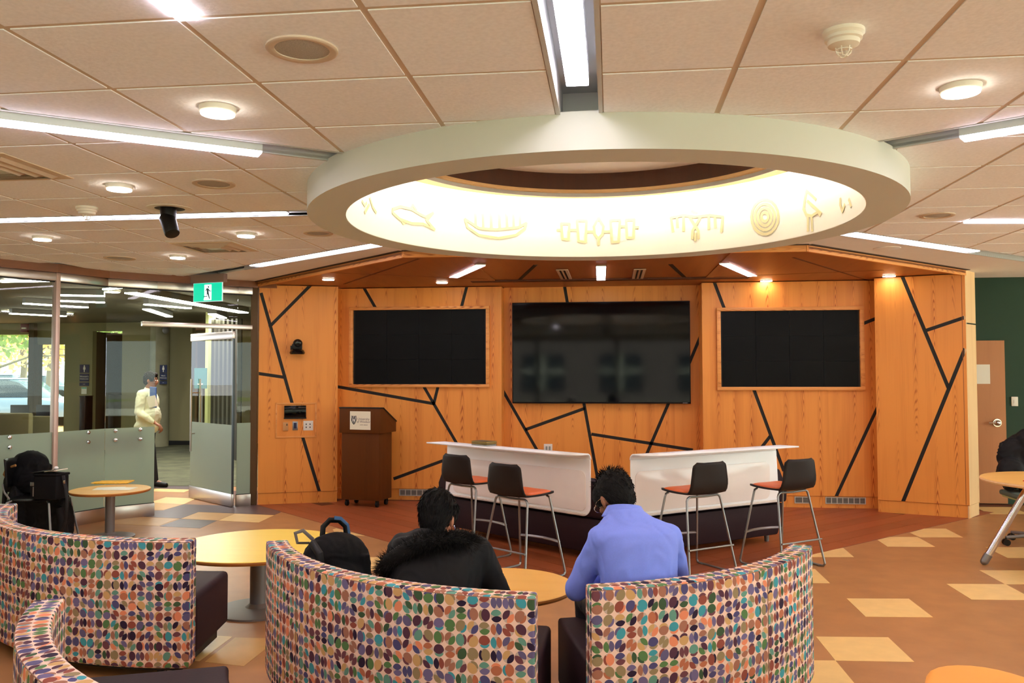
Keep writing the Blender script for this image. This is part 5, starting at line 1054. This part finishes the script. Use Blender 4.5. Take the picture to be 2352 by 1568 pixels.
def add_hand(m, w, d, up, s=1., curl=.5, side=1):
    d = d.normalized(); up = (up-d*up.dot(d)).normalized(); lat = d.cross(up)*side; R_ = Matrix((lat, d, up)).transposed()
    m.ell(w+d*.045*s, (.038*s, .052*s, .016*s), R_, 14, 8)
    for i, (x, L_) in enumerate(((-.028, .068), (-.010, .078), (.010, .072), (.027, .056))):
        p = w+d*.085*s+lat*x*s; q = p+(d*math.cos(curl)-up*math.sin(curl))*L_*.5*s; r = q+(d*math.cos(curl*2.2)-up*math.sin(curl*2.2))*L_*.5*s; m.cap(p-d*.02*s, p, .0095*s, .0092*s, 8); m.cap(p, q, .0092*s, .0085*s, 8); m.cap(q, r, .0085*s, .007*s, 8)
    p = w+d*.03*s-lat*.036*s; q = p+(d*.6-lat*.7-up*.2).normalized()*.035*s; m.cap(p, q, .012*s, .010*s, 8); m.cap(q, q+(d*.9-lat*.2-up*.3).normalized()*.03*s, .010*s, .008*s, 8)
def hair_cap(t, c, R_, m, s=1., seed=0, spikes=500, up=0., name='hair', low=-.055, L0=.012):
    mb = MB(); A = lambda x, y, z: c+R_ @ Vector((x*s, y*s, z*s))
    mb.ell(A(0, -.022, .034), (.086*s, .098*s, .098*s), R_, 28, 20); mb.ell(A(0, -.055, -.01), (.07*s, .058*s, .08*s), R_, 20, 14); mb.ell(A(0, .04, .08), (.062*s, .05*s, .04*s), R_, 18, 12)
    for q in (-1, 1): mb.ell(A(q*.066, .03, .03), (.02*s, .045*s, .05*s), R_, 12, 10)
    o = remesh(build(name, mb, m, t, weld=False, uv=False), .006*s, 3, .004, 30, seed); rnd = random.Random(seed); sp = MB(); me = o.data
    for _ in range(spikes):
        v = me.vertices[rnd.randrange(len(me.vertices))]; loc = R_.transposed() @ (v.co-c); 
        if loc.y > .07*s: continue
        dn = R_ @ Vector((rnd.uniform(-.25, .25), -.5, -.85)); tg = (dn-v.normal*dn.dot(v.normal)); tg = tg.normalized() if tg.length > .1 else R_ @ Vector((0, -1, 0)); top = min(1, max(0, (loc.z/s-.075)/.05)); g = tg
        d = (tg*(1-top*up*.8)+v.normal*(.12+.7*top*up)+Vector((rnd.uniform(-.25, .25), rnd.uniform(-.25, .25), rnd.uniform(-.15, .25)*up))).normalized(); L_ = (L0+.008*rnd.random()+.016*up*top*rnd.random())*s
        a = d.orthogonal().normalized()*.0022*s; b = d.cross(a); p = v.co; q = p+d*L_*.6; e = q+(d+g*.5).normalized()*L_*.6
        sp.add([p-a, p+a, p+b, q-a*.7, q+a*.7, q+b*.7, e], [(0, 1, 4, 3), (1, 2, 5, 4), (2, 0, 3, 5), (3, 4, 6), (4, 5, 6), (5, 3, 6)])
    h = build('hair_strands', sp, m, t, weld=False, uv=False); h['kind'] = 'stuff'; return o
def face(t, c, R_, s=1.):
    for q in (-1, 1):
        e = build('eye', MB().ell(c+R_ @ Vector((q*.03*s, .084*s, .0)), (.012*s, .008*s, .008*s), R_, 12, 8), mat('eye_white', (226, 222, 214), .3), t); sub('iris', MB().ell(c+R_ @ Vector((q*.03*s, .0905*s, .0)), (.005*s, .003*s, .005*s), R_, 10, 6), M_black, e)
    build('lips', MB().ell(c+R_ @ Vector((0, .099*s, -.064*s)), (.02*s, .005*s, .006*s), R_, 12, 6), mat('lips', (130, 70, 60), .5), t)
def glasses(t, c, R_, s=1.):
    m_ = MB()
    for q in (-1, 1): build('lens_rim', MB().tube([c+R_ @ Vector((q*.032*s+.024*s*math.cos(i*PI/8), .112*s, .018*s*math.sin(i*PI/8))) for i in range(17)], .0015*s, 6), M_chr, t); m_.tube([c+R_ @ Vector((q*.056*s, .11*s, 0)), c+R_ @ Vector((q*.082*s, .04*s, .004)), c+R_ @ Vector((q*.084*s, -.01*s, .0)), c+R_ @ Vector((q*.084*s, -.025*s, -.02*s))], .0015*s, 6)
    m_.tube([c+R_ @ Vector((-.01*s, .112*s, .004)), c+R_ @ Vector((.01*s, .112*s, .004))], .0015*s, 6); build('glasses_frame', m_, M_chr, t, weld=False).__setitem__('kind', 'stuff')
def loft(m, C, Wd, D, r, f, n=28):
    vs = []; fs = []
    for c, w_, d in zip(C, Wd, D):
        for i in range(n):
            a = 2*PI*i/n; ca, sa = math.cos(a), math.sin(a); vs.append(c+r*w_*math.copysign(abs(ca)**.85, ca)+f*d*math.copysign(abs(sa)**.9, sa))
    for j in range(len(C)-1):
        for i in range(n): fs.append((j*n+i, j*n+(i+1) % n, (j+1)*n+(i+1) % n, (j+1)*n+i))
    fs += [tuple(range(n))[::-1], tuple(range(len(vs)-n, len(vs)))]; return m.add(vs, fs)
def seated(label, pel, chest, neck, head, Rh, facing, skin, topm, coat=0., seed=0, spread=.13, sw=.19, lean=0., knee_d=.46):
    """pel, chest, neck, head: joint positions; facing: unit vector of thighs"""
    t = thing('person', label, 'person', (pel.x, pel.y, 0)); f = Vector(facing).normalized(); r = Vector((f.y, -f.x, 0)); g = 1+coat
    knees, ank, elb, wri, sho = {}, {}, {}, {}, {}
    for q in (-1, 1):
        knees[q] = pel+f*knee_d+r*q*(.11+.02)+Vector((0, 0, .02)); ank[q] = Vector((*(knees[q]+f*(-.02))[:2], .09)); hip = pel+r*q*.09
        sho[q] = chest+r*q*sw+Vector((0, 0, .065)); elb[q] = chest+r*q*(sw+.07)+f*.10+Vector((0, 0, -.215)); wri[q] = pel+r*q*.06+f*.27+Vector((0, 0, .16))
    # body: head, neck, torso, arms, hands, legs as one surface
    b = MB(); add_head(b, head, Rh); b.cap(neck+Vector((0, .012, -.02)), head+Rh @ Vector((0, -.02, -.05)), .048, .050); b.cap(pel+Vector((0, 0, .05)), chest, .09, .09); b.cap(chest+Vector((0, .02, -.03)), neck+Vector((0, .012, -.02)), .07, .046)
    for q in (-1, 1):
        b.cap(chest-Vector((0, 0, .02)), sho[q]-r*q*.035-Vector((0, 0, .06)), .05, .04); b.cap(sho[q]-r*q*.035-Vector((0, 0, .06)), elb[q], .040, .034); b.cap(elb[q], wri[q], .034, .024); d = (wri[q]-elb[q]).normalized(); add_hand(b, wri[q], d, Vector((0, 0, 1)), 1., .6, q)
        b.cap(pel+r*q*.07, knees[q], .075, .055); b.cap(knees[q], ank[q], .05, .036); b.ell(ank[q]+f*.06+Vector((0, 0, -.05)), (.04, .04, .03)); b.cap(ank[q]+Vector((0, 0, -.03)), ank[q]+f*.14+Vector((0, 0, -.055)), .035, .028)
    remesh(build('body', b, skin, t, weld=False, uv=False), .0065, 3)
    c = MB(); tz = (chest-pel).normalized(); Rt = Matrix((r, tz.cross(r).normalized()*1, tz)).transposed(); mid = (pel+chest)/2
    fw = tz.cross(r) if tz.cross(r).dot(f) > 0 else -tz.cross(r)
    nb = neck+Vector((0, -.004, -.008)); s0 = chest+Vector((0, 0, .045))
    C = [pel-tz*.10, pel, pel.lerp(chest, .35)-fw*.012, pel.lerp(chest, .7)-fw*.022, chest-fw*.02, s0-fw*.012, s0.lerp(nb, .3), s0.lerp(nb, .55), s0.lerp(nb, .8), nb]
    Wd = [.17, .178, .168, .178, .192, .190, .172, .136, .098, .080]; D = [.12, .13, .125, .125, .125, .112, .102, .092, .084, .078]
    loft(c, C, [x*g for x in Wd], [x*g for x in D], r, fw)
    for q in (-1, 1):
        a0 = sho[q]-r*q*.025-Vector((0, 0, .035)); c.cap(s0+r*q*.09-Vector((0, 0, .01)), a0, .085*g, .068*g); c.cap(a0, elb[q], .066*g, .054*g); c.cap(elb[q], wri[q]-(wri[q]-elb[q]).normalized()*.02, .052*g, .036*g)
    remesh(build('jacket' if coat else 'shirt', c, topm, t, weld=False, uv=False), .009, 14 if not coat else 10, .0045 if not coat else .007, 9 if not coat else 7, seed)
    l = MB()
    for q in (-1, 1):
        l.cap(pel+r*q*.085, knees[q], .098, .072); l.cap(knees[q], ank[q]+Vector((0, 0, .0)), .066, .052)
    l.ell(pel, (.17, .13, .10)); remesh(build('trousers', l, M_trou, t, weld=False, uv=False), .011, 4, .006, 9, seed+3)
    for q in (-1, 1):
        sh = MB(); sh.cap(ank[q]+Vector((0, 0, -.035)), ank[q]+f*.15+Vector((0, 0, -.052)), .045, .036); sh.ell(ank[q]-f*.02+Vector((0, 0, -.045)), (.045, .045, .043)); o = remesh(build('shoe', sh, M_blk, t, weld=False, uv=False), .008, 3)
    face(t, head, Rh)
    return t, sho, elb, r, f
# person in the black parka on the centre sofa
hd = aty(1005, 1187, 4.10); ch = aty(1010, 1282, 3.93); pel = Vector((ch.x-.02, 3.74, .50)); nk = Vector(((ch.x+hd.x)/2, 4.02, hd.z-.105)); R1 = basis(-.12, -.30, .02)
f1_ = Vector((.10, 1, 0)); t, sho, elb, r_, f_ = seated('person in a black fur hooded parka sitting on the centre sofa', pel, ch+Vector((0, 0, .0)), nk, hd, R1, f1_, M_skin2, M_coat, coat=.22, seed=1, sw=.20, knee_d=.36)
hair_cap(t, hd, R1, M_hair, 1.04, 3, 1500, 0., L0=.02)
m_ = MB(); m_.tube([hd+R1 @ Vector((.088, .0, -.035)), hd+R1 @ Vector((.096, .01, -.06)), hd+R1 @ Vector((.09, .02, -.085))], .003, 6); build('earbud', m_, M_chr, t)
Q = lambda u, v, y: Vector(aty(u, v, y)); m_ = MB()
m_.ell(Q(1010, 1292, 3.86), (.20, .075, .085), None, 24, 16); m_.ell(Q(945, 1292, 3.88), (.13, .08, .06), Matrix.Rotation(-.35, 3, 'Y'), 20, 14); m_.ell(Q(1070, 1275, 3.90), (.10, .07, .07), None, 20, 14)
o = remesh(build('hood', m_, M_coat, t, weld=False, uv=False), .009, 6, .008, 9, 5)
fur = MB(); rnd = random.Random(9)
path = [Q(*p) for p in ((884, 1316, 3.84), (900, 1292, 3.82), (938, 1268, 3.80), (975, 1248, 3.78), (1018, 1240, 3.78), (1058, 1243, 3.82), (1085, 1250, 3.88), (1096, 1272, 3.95))]
core = build('fur_core', MB().tube(path, [.026, .050, .052, .042, .036, .036, .036, .024], 12), M_hair, t)
for _ in range(7500):
    k_ = rnd.random()*(len(path)-1); i = int(k_); p = path[i].lerp(path[i+1], k_-i); d = Vector((rnd.gauss(0, 1), rnd.gauss(0, 1), rnd.gauss(0, 1))).normalized(); rad = .046-.010*(k_/7); p = p+d*rad*.8; d = (d+Vector((rnd.uniform(-.5, .5), rnd.uniform(-.5, .5), -.25))).normalized(); L_ = .026+.034*rnd.random(); a = d.orthogonal().normalized()*.0018; b = d.cross(a); e = p+d*L_+Vector((0, 0, -.006))
    fur.add([p-a, p+a, p+b, e], [(0, 1, 3), (1, 2, 3), (2, 0, 3)])
build('fur_trim', fur, M_hair, t, weld=False, uv=False)['kind'] = 'stuff'
# person in the blue shirt on the right sofa
hd = aty(1412, 1143, 4.12); ch = aty(1458, 1252, 3.98); pel = Vector((ch.x+.02, 3.90, .50)); nk = aty(1434, 1172, 4.05); R2_ = basis(.62, -.62, .0)
t, sho, elb, r_, f_ = seated('person in a light blue shirt and glasses, head bent, on the right sofa', pel, ch, nk+Vector((0, 0, .012)), hd, R2_, Vector((-.28, 1, 0)), M_skin, M_shirt, coat=0.02, seed=2, sw=.185)
hair_cap(t, hd, R2_, M_hair, 1.0, 8, 1600, 1.); glasses(t, hd, R2_)
cn = nk+Vector((.0, -.004, -.034)); m_ = MB(); n = 28; vs = []; fs = []
for i in range(n+1):
    a = -PI/2+PI*2*(i/n-.5)*.84; ca, sa = math.cos(a), math.sin(a)
    for rr, zz in ((.068, .052), (.074, .052), (.100, .004), (.092, .0)): vs.append(cn+Vector((ca*rr*1.08, sa*rr+.012, zz-.022*sa)))
for i in range(n):
    for k_ in range(4): fs.append((i*4+k_, i*4+(k_+1) % 4, (i+1)*4+(k_+1) % 4, (i+1)*4+k_))
build('collar', m_.add(vs, fs), M_shirt, t, ang=60)
# standing man in the hall, walking right
def standing(label, x, y, h, yaw, seed=4):
    t = thing('person', label, 'person', (x, y, 0)); f = Vector((math.cos(yaw), math.sin(yaw), 0)); r = Vector((f.y, -f.x, 0)); o_ = Vector((x, y, 0)); k_ = h/1.72; Rh = Matrix.Rotation(yaw-PI/2, 3, 'Z') @ Matrix.Rotation(-.12, 3, 'X')
    P = lambda a, b, c_: o_+f*a*k_+r*b*k_+Vector((0, 0, c_*k_)); head = P(.05, 0, 1.60); neck = P(.01, 0, 1.44); chest = P(-.01, 0, 1.28); pel = P(-.02, 0, .95)
    b = MB(); add_head(b, head, Rh, k_); b.cap(neck, head-Vector((0, 0, .05)), .055, .05); b.cap(pel, chest, .11, .12)
    sho = {q: P(-.01, q*.18, 1.38) for q in (-1, 1)}; elb = {1: P(-.02, .25, 1.12), -1: P(-.06, -.24, 1.12)}; wri = {1: P(.20, .22, .97), -1: P(.08, -.22, .92)}; kn = {1: P(.10, .09, .50), -1: P(-.02, -.09, .49)}; an = {1: P(.16, .09, .09), -1: P(-.26, -.09, .12)}
    c = MB(); l = MB()
    for q in (-1, 1):
        b.cap(chest, sho[q], .06, .05); b.cap(sho[q], elb[q], .045, .037); b.cap(elb[q], wri[q], .036, .026); add_hand(b, wri[q], (wri[q]-elb[q]), Vector((0, 0, 1)), 1., .7, q); b.cap(P(0, q*.08, .92), kn[q], .08, .055); b.cap(kn[q], an[q], .052, .036); b.cap(an[q], an[q]+f*.14-Vector((0, 0, .05)), .035, .028)
        c.cap(P(0, q*.05, 1.40), sho[q], .06, .075); c.cap(sho[q], elb[q], .075, .058); c.cap(elb[q], elb[q].lerp(wri[q], .9), .058, .04); l.cap(P(0, q*.08, .92), kn[q], .10, .075); l.cap(kn[q], an[q], .07, .055)
    remesh(build('body', b, M_skin, t, weld=False, uv=False), .008, 3)
    RR = Matrix.Rotation(yaw-PI/2, 3, 'Z'); c.ell(P(.0, 0, 1.26), (.19, .15, .20), RR, 24, 16); c.ell(P(.02, 0, 1.05), (.19, .17, .20), RR, 24, 16); c.ell(P(-.0, 0, .90), (.20, .17, .12), RR, 24, 16); c.cap(P(0, 0, 1.33), P(.01, 0, 1.43), .11, .07)
    remesh(build('shirt', c, M_wshirt, t, weld=False, uv=False), .012, 4, .012, 8, seed); l.ell(P(0, 0, .92), (.17, .14, .10), RR); remesh(build('trousers', l, M_trou, t, weld=False, uv=False), .012, 4)
    for q in (-1, 1): sh = MB(); sh.cap(an[q]-Vector((0, 0, .03)), an[q]+f*.16-Vector((0, 0, .055)), .048, .036); remesh(build('shoe', sh, M_blk, t, weld=False, uv=False), .009, 3)
    hair_cap(t, head, Rh, mat('grey_brown_hair', (34, 24, 18), .8, spec=.2), k_, 5, 120); face(t, head, Rh, k_)
    return t, wri
px_ = aty(336, 905, 11.6); t, wr_ = standing('man in a loose white shirt walking in the hall behind the glass', px_.x+.02, 11.6, 1.655, .12)
p = wr_[1]; t = thing('folder', 'blue and white papers held by the man in the white shirt', 'folder', (p.x, p.y, p.z)); c_ = aty(352, 912, 11.45); build('sheet', MB().box((c_.x, c_.y, c_.z), (.10, .012, .30), basis(0, .2, .1)), mat('blue_print', (90, 120, 190), .6), t); build('sheet', MB().box((c_.x-.01, c_.y-.01, c_.z-.06), (.14, .008, .16), basis(0, .2, -.2)), M_paper, t)
# ================================================================ BAGS AND SMALL THINGS
def pack(label, c, wd, dp, ht, yaw, tilt, parts, name='backpack', m=M_bag, seed=0):
    t = thing(name, label, 'bag', tuple(c)); R_ = Matrix.Rotation(yaw, 3, 'Z') @ Matrix.Rotation(tilt, 3, 'X'); A = lambda x, y, z: Vector(c)+R_ @ Vector((x, y, z))
    mb = MB(); mb.box(A(0, 0, ht*.36), (wd*.86, dp*.8, ht*.66), R_); mb.ell(A(0, 0, ht*.66), (wd*.48, dp*.46, ht*.34), R_, 24, 16); mb.ell(A(0, dp*-.32, ht*.34), (wd*.38, dp*.28, ht*.30), R_, 20, 14); mb.ell(A(0, 0, ht*.2), (wd*.5, dp*.5, ht*.22), R_, 24, 14)
    remesh(build('body', mb, m, t, weld=False, uv=False), .009, 6, .007, 9, seed)
    return t, A, R_
c = Vector(aty(776, 1330, 4.20)); c.z = .425
t, A, R_ = pack('black backpack with a blue striped handle standing on the centre sofa', c, .36, .26, .40, .55, -.18, None, seed=2)
build('top_handle', MB().tube([A(-.06, .02, .385), A(-.055, .02, .43), A(-.02, .02, .462), (A(.03, .02, .458)), A(.062, .02, .425), A(.066, .02, .375)], .016, 8, flat=.35), M_blk, t)
build('blue_stripe', MB().tube([A(.0, .0, .472), A(.035, .0, .466), A(.07, .0, .43), A(.075, .0, .385)], .012, 8, flat=.3), mat('blue_web', (40, 80, 120), .7), t)
build('hang_loop', MB().tube([A(-.10, .06, .37), A(-.15, .06, .42), A(-.19, .06, .41), A(-.18, .06, .36), A(-.12, .06, .355)], .010, 8, flat=.3), mat('grey_web', (110, 104, 100), .8), t)
build('shoulder_strap', MB().tube([A(-.13, -.05, .36), A(-.11, -.135, .30), A(-.10, -.15, .15), A(-.10, -.12, .05)], .02, 8, flat=.4), M_blk, t)
for k_ in (0, 1): build('zip_pull', MB().tube([A(.10+.05*k_, -.12, .16), A(.105+.05*k_, -.135, .13), A(.10+.05*k_, -.135, .10)], .004, 6), M_chr, t)
# chair with bags at the left edge
cc = Vector((-5.62, 7.72, 0)); q0 = aty(95, 1140, 7.6); cc = Vector((q0.x-.02, 7.6, 0))
t = thing('side_chair', 'black side chair with grey legs under the bags by the glass wall', 'chair', cc); zc = .45; hy = .5
mS = MB(); n = 24; mS.lathe([(0, zc-.012), (.22, zc-.012), (.25, zc), (.22, zc+.012), (0, zc+.008)], cc, 32); build('seat', mS, M_blk, t)
for i, (a, b) in enumerate(((-.24, -.20), (.25, -.19), (-.17, .22), (.22, .22))):
    build('leg', MB().tube([(cc.x+a*1.15, cc.y+b*1.15, .005), (cc.x+a*.86, cc.y+b*.86, zc-.035), (cc.x+a*.72, cc.y+b*.72, zc-.016)], .011, 8), M_gmet, t)
bk = MB()
for i in range(13):
    a = -.6+1.2*i/12; bk.v += []
vs = []; fs = []
for j in range(7):
    for i in range(13): a = -.75+1.5*i/12; vs.append(cc+Vector((-.29*math.cos(a)*(1+.02*j), .26*math.sin(a), zc+.10+.045*j)))
for j in range(6):
    for i in range(12): fs.append((j*13+i, j*13+i+1, (j+1)*13+i+1, (j+1)*13+i))
o = build('backrest', MB().add(vs, fs), M_blk, t, ang=60); md = o.modifiers.new('s', 'SOLIDIFY'); md.thickness = .014; bake(o)
for b in (-.15, .15): build('back_post', MB().tube([(cc.x-.19, cc.y+b, zc-.01), (cc.x-.25, cc.y+b, zc+.06), (cc.x-.27, cc.y+b, zc+.14)], .009, 8), M_gmet, t)
c = Vector(aty(62, 1140, 7.72)); c.z = zc+.014
t, A, R_ = pack('large black backpack slumped on the chair by the glass wall', c, .42, .24, .42, -.1, -.12, None, seed=5)
build('side_strap', MB().tube([A(-.20, -.02, .30), A(-.24, -.02, .12), A(-.25, .0, -.10), A(-.26, .02, -.35)], .022, 8, flat=.4), M_blk, t)
build('tan_handle', MB().tube([A(-.08, -.15, .12), A(-.14, -.16, .18), A(-.12, -.16, .24), A(-.02, -.16, .27)], .012, 8), mat('tan_strap', (150, 104, 50), .7), t)
p0 = aty(118, 1112, 7.42); c = Vector((p0.x, 7.42, zc+.014)); t = thing('camera_bag', 'boxy black shoulder bag in front of the backpack on the chair', 'bag', c); R_ = rotz(-.12)
def B_(x, y, z): return c+R_ @ Vector((x, y, z))
build('body', MB().box(B_(0, 0, .115), (.25, .17, .225), R_), M_bag, t, bev=.018); build('lid', MB().box(B_(0, 0, .232), (.262, .182, .025), R_), M_bag, t, bev=.01); build('side_pouch', MB().box(B_(-.155, 0, .08), (.06, .12, .15), R_), M_bag, t, bev=.015)
build('metal_tag', MB().box(B_(-.15, -.064, .14), (.055, .006, .035), R_), M_gmet, t, bev=.003); build('grey_panel', MB().box(B_(-.135, -.062, .07), (.03, .005, .09), R_), M_gpaint, t, bev=.002)
build('shoulder_strap', MB().tube([B_(.13, 0, .22), B_(.155, -.02, .18), B_(.19, -.03, .10), B_(.205, -.03, -.02), B_(.19, -.03, -.18), B_(.15, -.03, -.30)], .016, 8, flat=.3), M_blk, t); build('buckle', MB().box(B_(.16, -.03, .165), (.03, .008, .03), R_), M_chr, t, bev=.002)
c2 = B_(-.03, -.01, .262); t = thing('notebook', 'thin notebook with white pages lying on the black shoulder bag', 'book', c2); Rn = rotz(-.1) @ Matrix.Rotation(-.12, 3, 'Y'); build('cover', MB().box(c2, (.24, .16, .004), Rn), M_blk, t); build('pages', MB().box(c2+Vector((.08, 0, .006)), (.13, .15, .008), Rn), M_paper, t)
t = thing('earphone_case', 'small glossy white case on top of the notebook', 'case', c2+Vector((.08, 0, .011))); build('case', MB().ell(c2+Vector((.08, 0, .026)), (.022, .02, .016)), M_board, t); build('hinge', MB().box(c2+Vector((.08, .02, .026)), (.016, .004, .006)), M_chr, t)
cj = Vector((cc.x-.02, cc.y, 0)); m_ = MB(); m_.box(cj+Vector((-.02, .12, .30)), (.44, .16, .30)); m_.ell(cj+Vector((.20, .10, .18)), (.10, .10, .26)); m_.ell(cj+Vector((-.25, .06, .26)), (.09, .12, .34)); m_.ell(cj+Vector((0, .12, .12)), (.26, .12, .12))
t = thing('draped_coat', 'black coat hanging down under and behind the chair with bags', 'coat', cj); remesh(build('coat_body', m_, M_coat, t, weld=False, uv=False), .012, 6, .015, 7, 6); build('sleeve', MB().tube([cj+Vector((.21, .02, .34)), cj+Vector((.26, .0, .2)), cj+Vector((.29, -.02, .05))], [.04, .045, .05], 10), M_coat, t)
# ================================================================ RIGHT EDGE: table, office chair, jacket
zt4 = .74; c4 = aty(2283, 1103, zt4) if False else atz(2283, 1104, zt4); ce = Vector((c4.x+.60, c4.y+.12, 0)); t = thing('round_table', 'round orange wood work table cut by the right edge of the picture', 'table', ce)
build('table_top', MB().lathe([(0, zt4-.03), (.60, zt4-.03), (.615, zt4-.012), (.61, zt4), (0, zt4)], ce, 96), M_top2, t, ang=30); build('edge_band', MB().lathe([(.612, zt4-.026), (.618, zt4-.013), (.614, zt4-.002), (.608, zt4-.002), (.612, zt4-.026)], ce, 96), M_pale, t, ang=30)
ft = fl(2338, 1302)
for i, a in enumerate((0, PI/2, PI, -PI/2)):
    b0 = math.atan2(ft.y-ce.y, ft.x-ce.x)+a; p = Vector((ce.x+.60*math.cos(b0), ce.y+.60*math.sin(b0), .03)); q = Vector((ce.x+.24*math.cos(b0), ce.y+.24*math.sin(b0), zt4-.03)); o = build('leg', MB().cyl(p, q, .03, .028, 20), M_chr, t); sub('foot_cap', MB().cyl(p, p+(q-p).normalized()*.07, .033, .033, 20).ell(p, (.033, .033, .03)), M_gmet, o)
build('red_pen', MB().cyl((c4.x+.22, c4.y-.01, zt4+.005), (c4.x+.32, c4.y-.02, zt4+.005), .004, .004, 8), mat('red_pen', (220, 50, 40), .4), None, label='short red pen lying on the right edge work table')['category'] = 'pen'
bpy.data.objects['red_pen'].name = 'pen'
ch_ = Vector((aty(2352, 1240, 8.55).x+.12, 8.55, 0)); t = thing('office_chair', 'grey office chair on casters behind the right edge table', 'chair', ch_); zc = .47
build('gas_post', MB().cyl(ch_+Vector((0, 0, .09)), ch_+Vector((0, 0, zc-.05)), .025, .025, 16), M_gmet, t); build('hub', MB().cyl(ch_+Vector((0, 0, .06)), ch_+Vector((0, 0, .12)), .045, .04, 16), M_gpaint, t)
for i in range(5):
    a = PI+.08+i*2*PI/5; p = ch_+Vector((.29*math.cos(a), .29*math.sin(a), .075)); o = build('base_arm', MB().cyl(ch_+Vector((0, 0, .10)), p, .022, .014, 10), M_gpaint, t); sub('caster', MB().cyl(p+Vector((0, -.028, -.045)), p+Vector((0, -.008, -.045)), .03, .03, 16).cyl(p+Vector((0, .008, -.045)), p+Vector((0, .028, -.045)), .03, .03, 16).cyl(p+Vector((0, 0, -.05)), p, .008, .008, 8), M_blk, o)
build('seat', MB().box(ch_+Vector((0, 0, zc)), (.48, .46, .05)), mat('seat_greengrey', (84, 98, 84), .8), t, bev=.02); build('seat_shell', MB().box(ch_+Vector((0, 0, zc-.032)), (.44, .42, .02)), mat('shell_lime', (176, 190, 130), .5), t, bev=.008)
build('backrest', MB().box(ch_+Vector((0, .25, .74)), (.44, .04, .42), Matrix.Rotation(.08, 3, 'X')), M_blk, t, bev=.03); build('back_post', MB().tube([ch_+Vector((0, .1, zc-.03)), ch_+Vector((0, .27, zc+.02)), ch_+Vector((0, .28, .62))], .02, 8), M_gpaint, t)
j = ch_+Vector((0, .0, 0)); m_ = MB(); m_.ell(j+Vector((.02, .24, .80)), (.27, .11, .24)); m_.ell(j+Vector((-.16, .15, .66)), (.13, .12, .16)); m_.ell(j+Vector((.05, .2, .97)), (.14, .09, .12)); m_.cap(j+Vector((-.20, .14, .70)), j+Vector((-.24, .0, .56)), .075, .055); m_.cap(j+Vector((-.10, .05, .60)), j+Vector((-.08, -.08, .50)), .08, .055); m_.ell(j+Vector((.12, .05, .56)), (.16, .18, .10))
t = thing('draped_jacket', 'black jacket draped over the office chair at the right edge', 'jacket', j); remesh(build('jacket_body', m_, M_coat, t, weld=False, uv=False), .011, 6, .016, 8, 8); build('cuff', MB().cyl(j+Vector((-.24, .0, .56)), j+Vector((-.245, -.015, .53)), .05, .045, 16), M_blk, t)
# orange ottoman at the lower right corner
oc = atz(2160, 1532, .45); oc = Vector((oc.x+.16, oc.y-.60, 0)); t = thing('ottoman', 'orange vinyl ottoman with rounded corners at the bottom right', 'ottoman', oc)
def rtri(r, rc, n=8):
    P = []
    for i in range(3):
        a = PI/2+.12+i*2*PI/3; cx_, cy_ = oc.x+(r-rc)*math.cos(a), oc.y+(r-rc)*math.sin(a)
        for k_ in range(n+1): b = a-PI/3+2*PI/3*k_/n; P.append((cx_+rc*math.cos(b), cy_+rc*math.sin(b)))
    return P
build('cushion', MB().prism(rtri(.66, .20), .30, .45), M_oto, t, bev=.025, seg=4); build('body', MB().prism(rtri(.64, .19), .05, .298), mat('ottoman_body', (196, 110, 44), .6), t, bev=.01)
for i in range(3): a = PI/2+.12+i*2*PI/3; build('foot', MB().cyl((oc.x+.33*math.cos(a), oc.y+.33*math.sin(a), 0), (oc.x+.33*math.cos(a), oc.y+.33*math.sin(a), .05), .02, .025, 12), M_gpaint, t)
for o in bpy.data.objects:
    if '_loc' in o: del o['_loc']
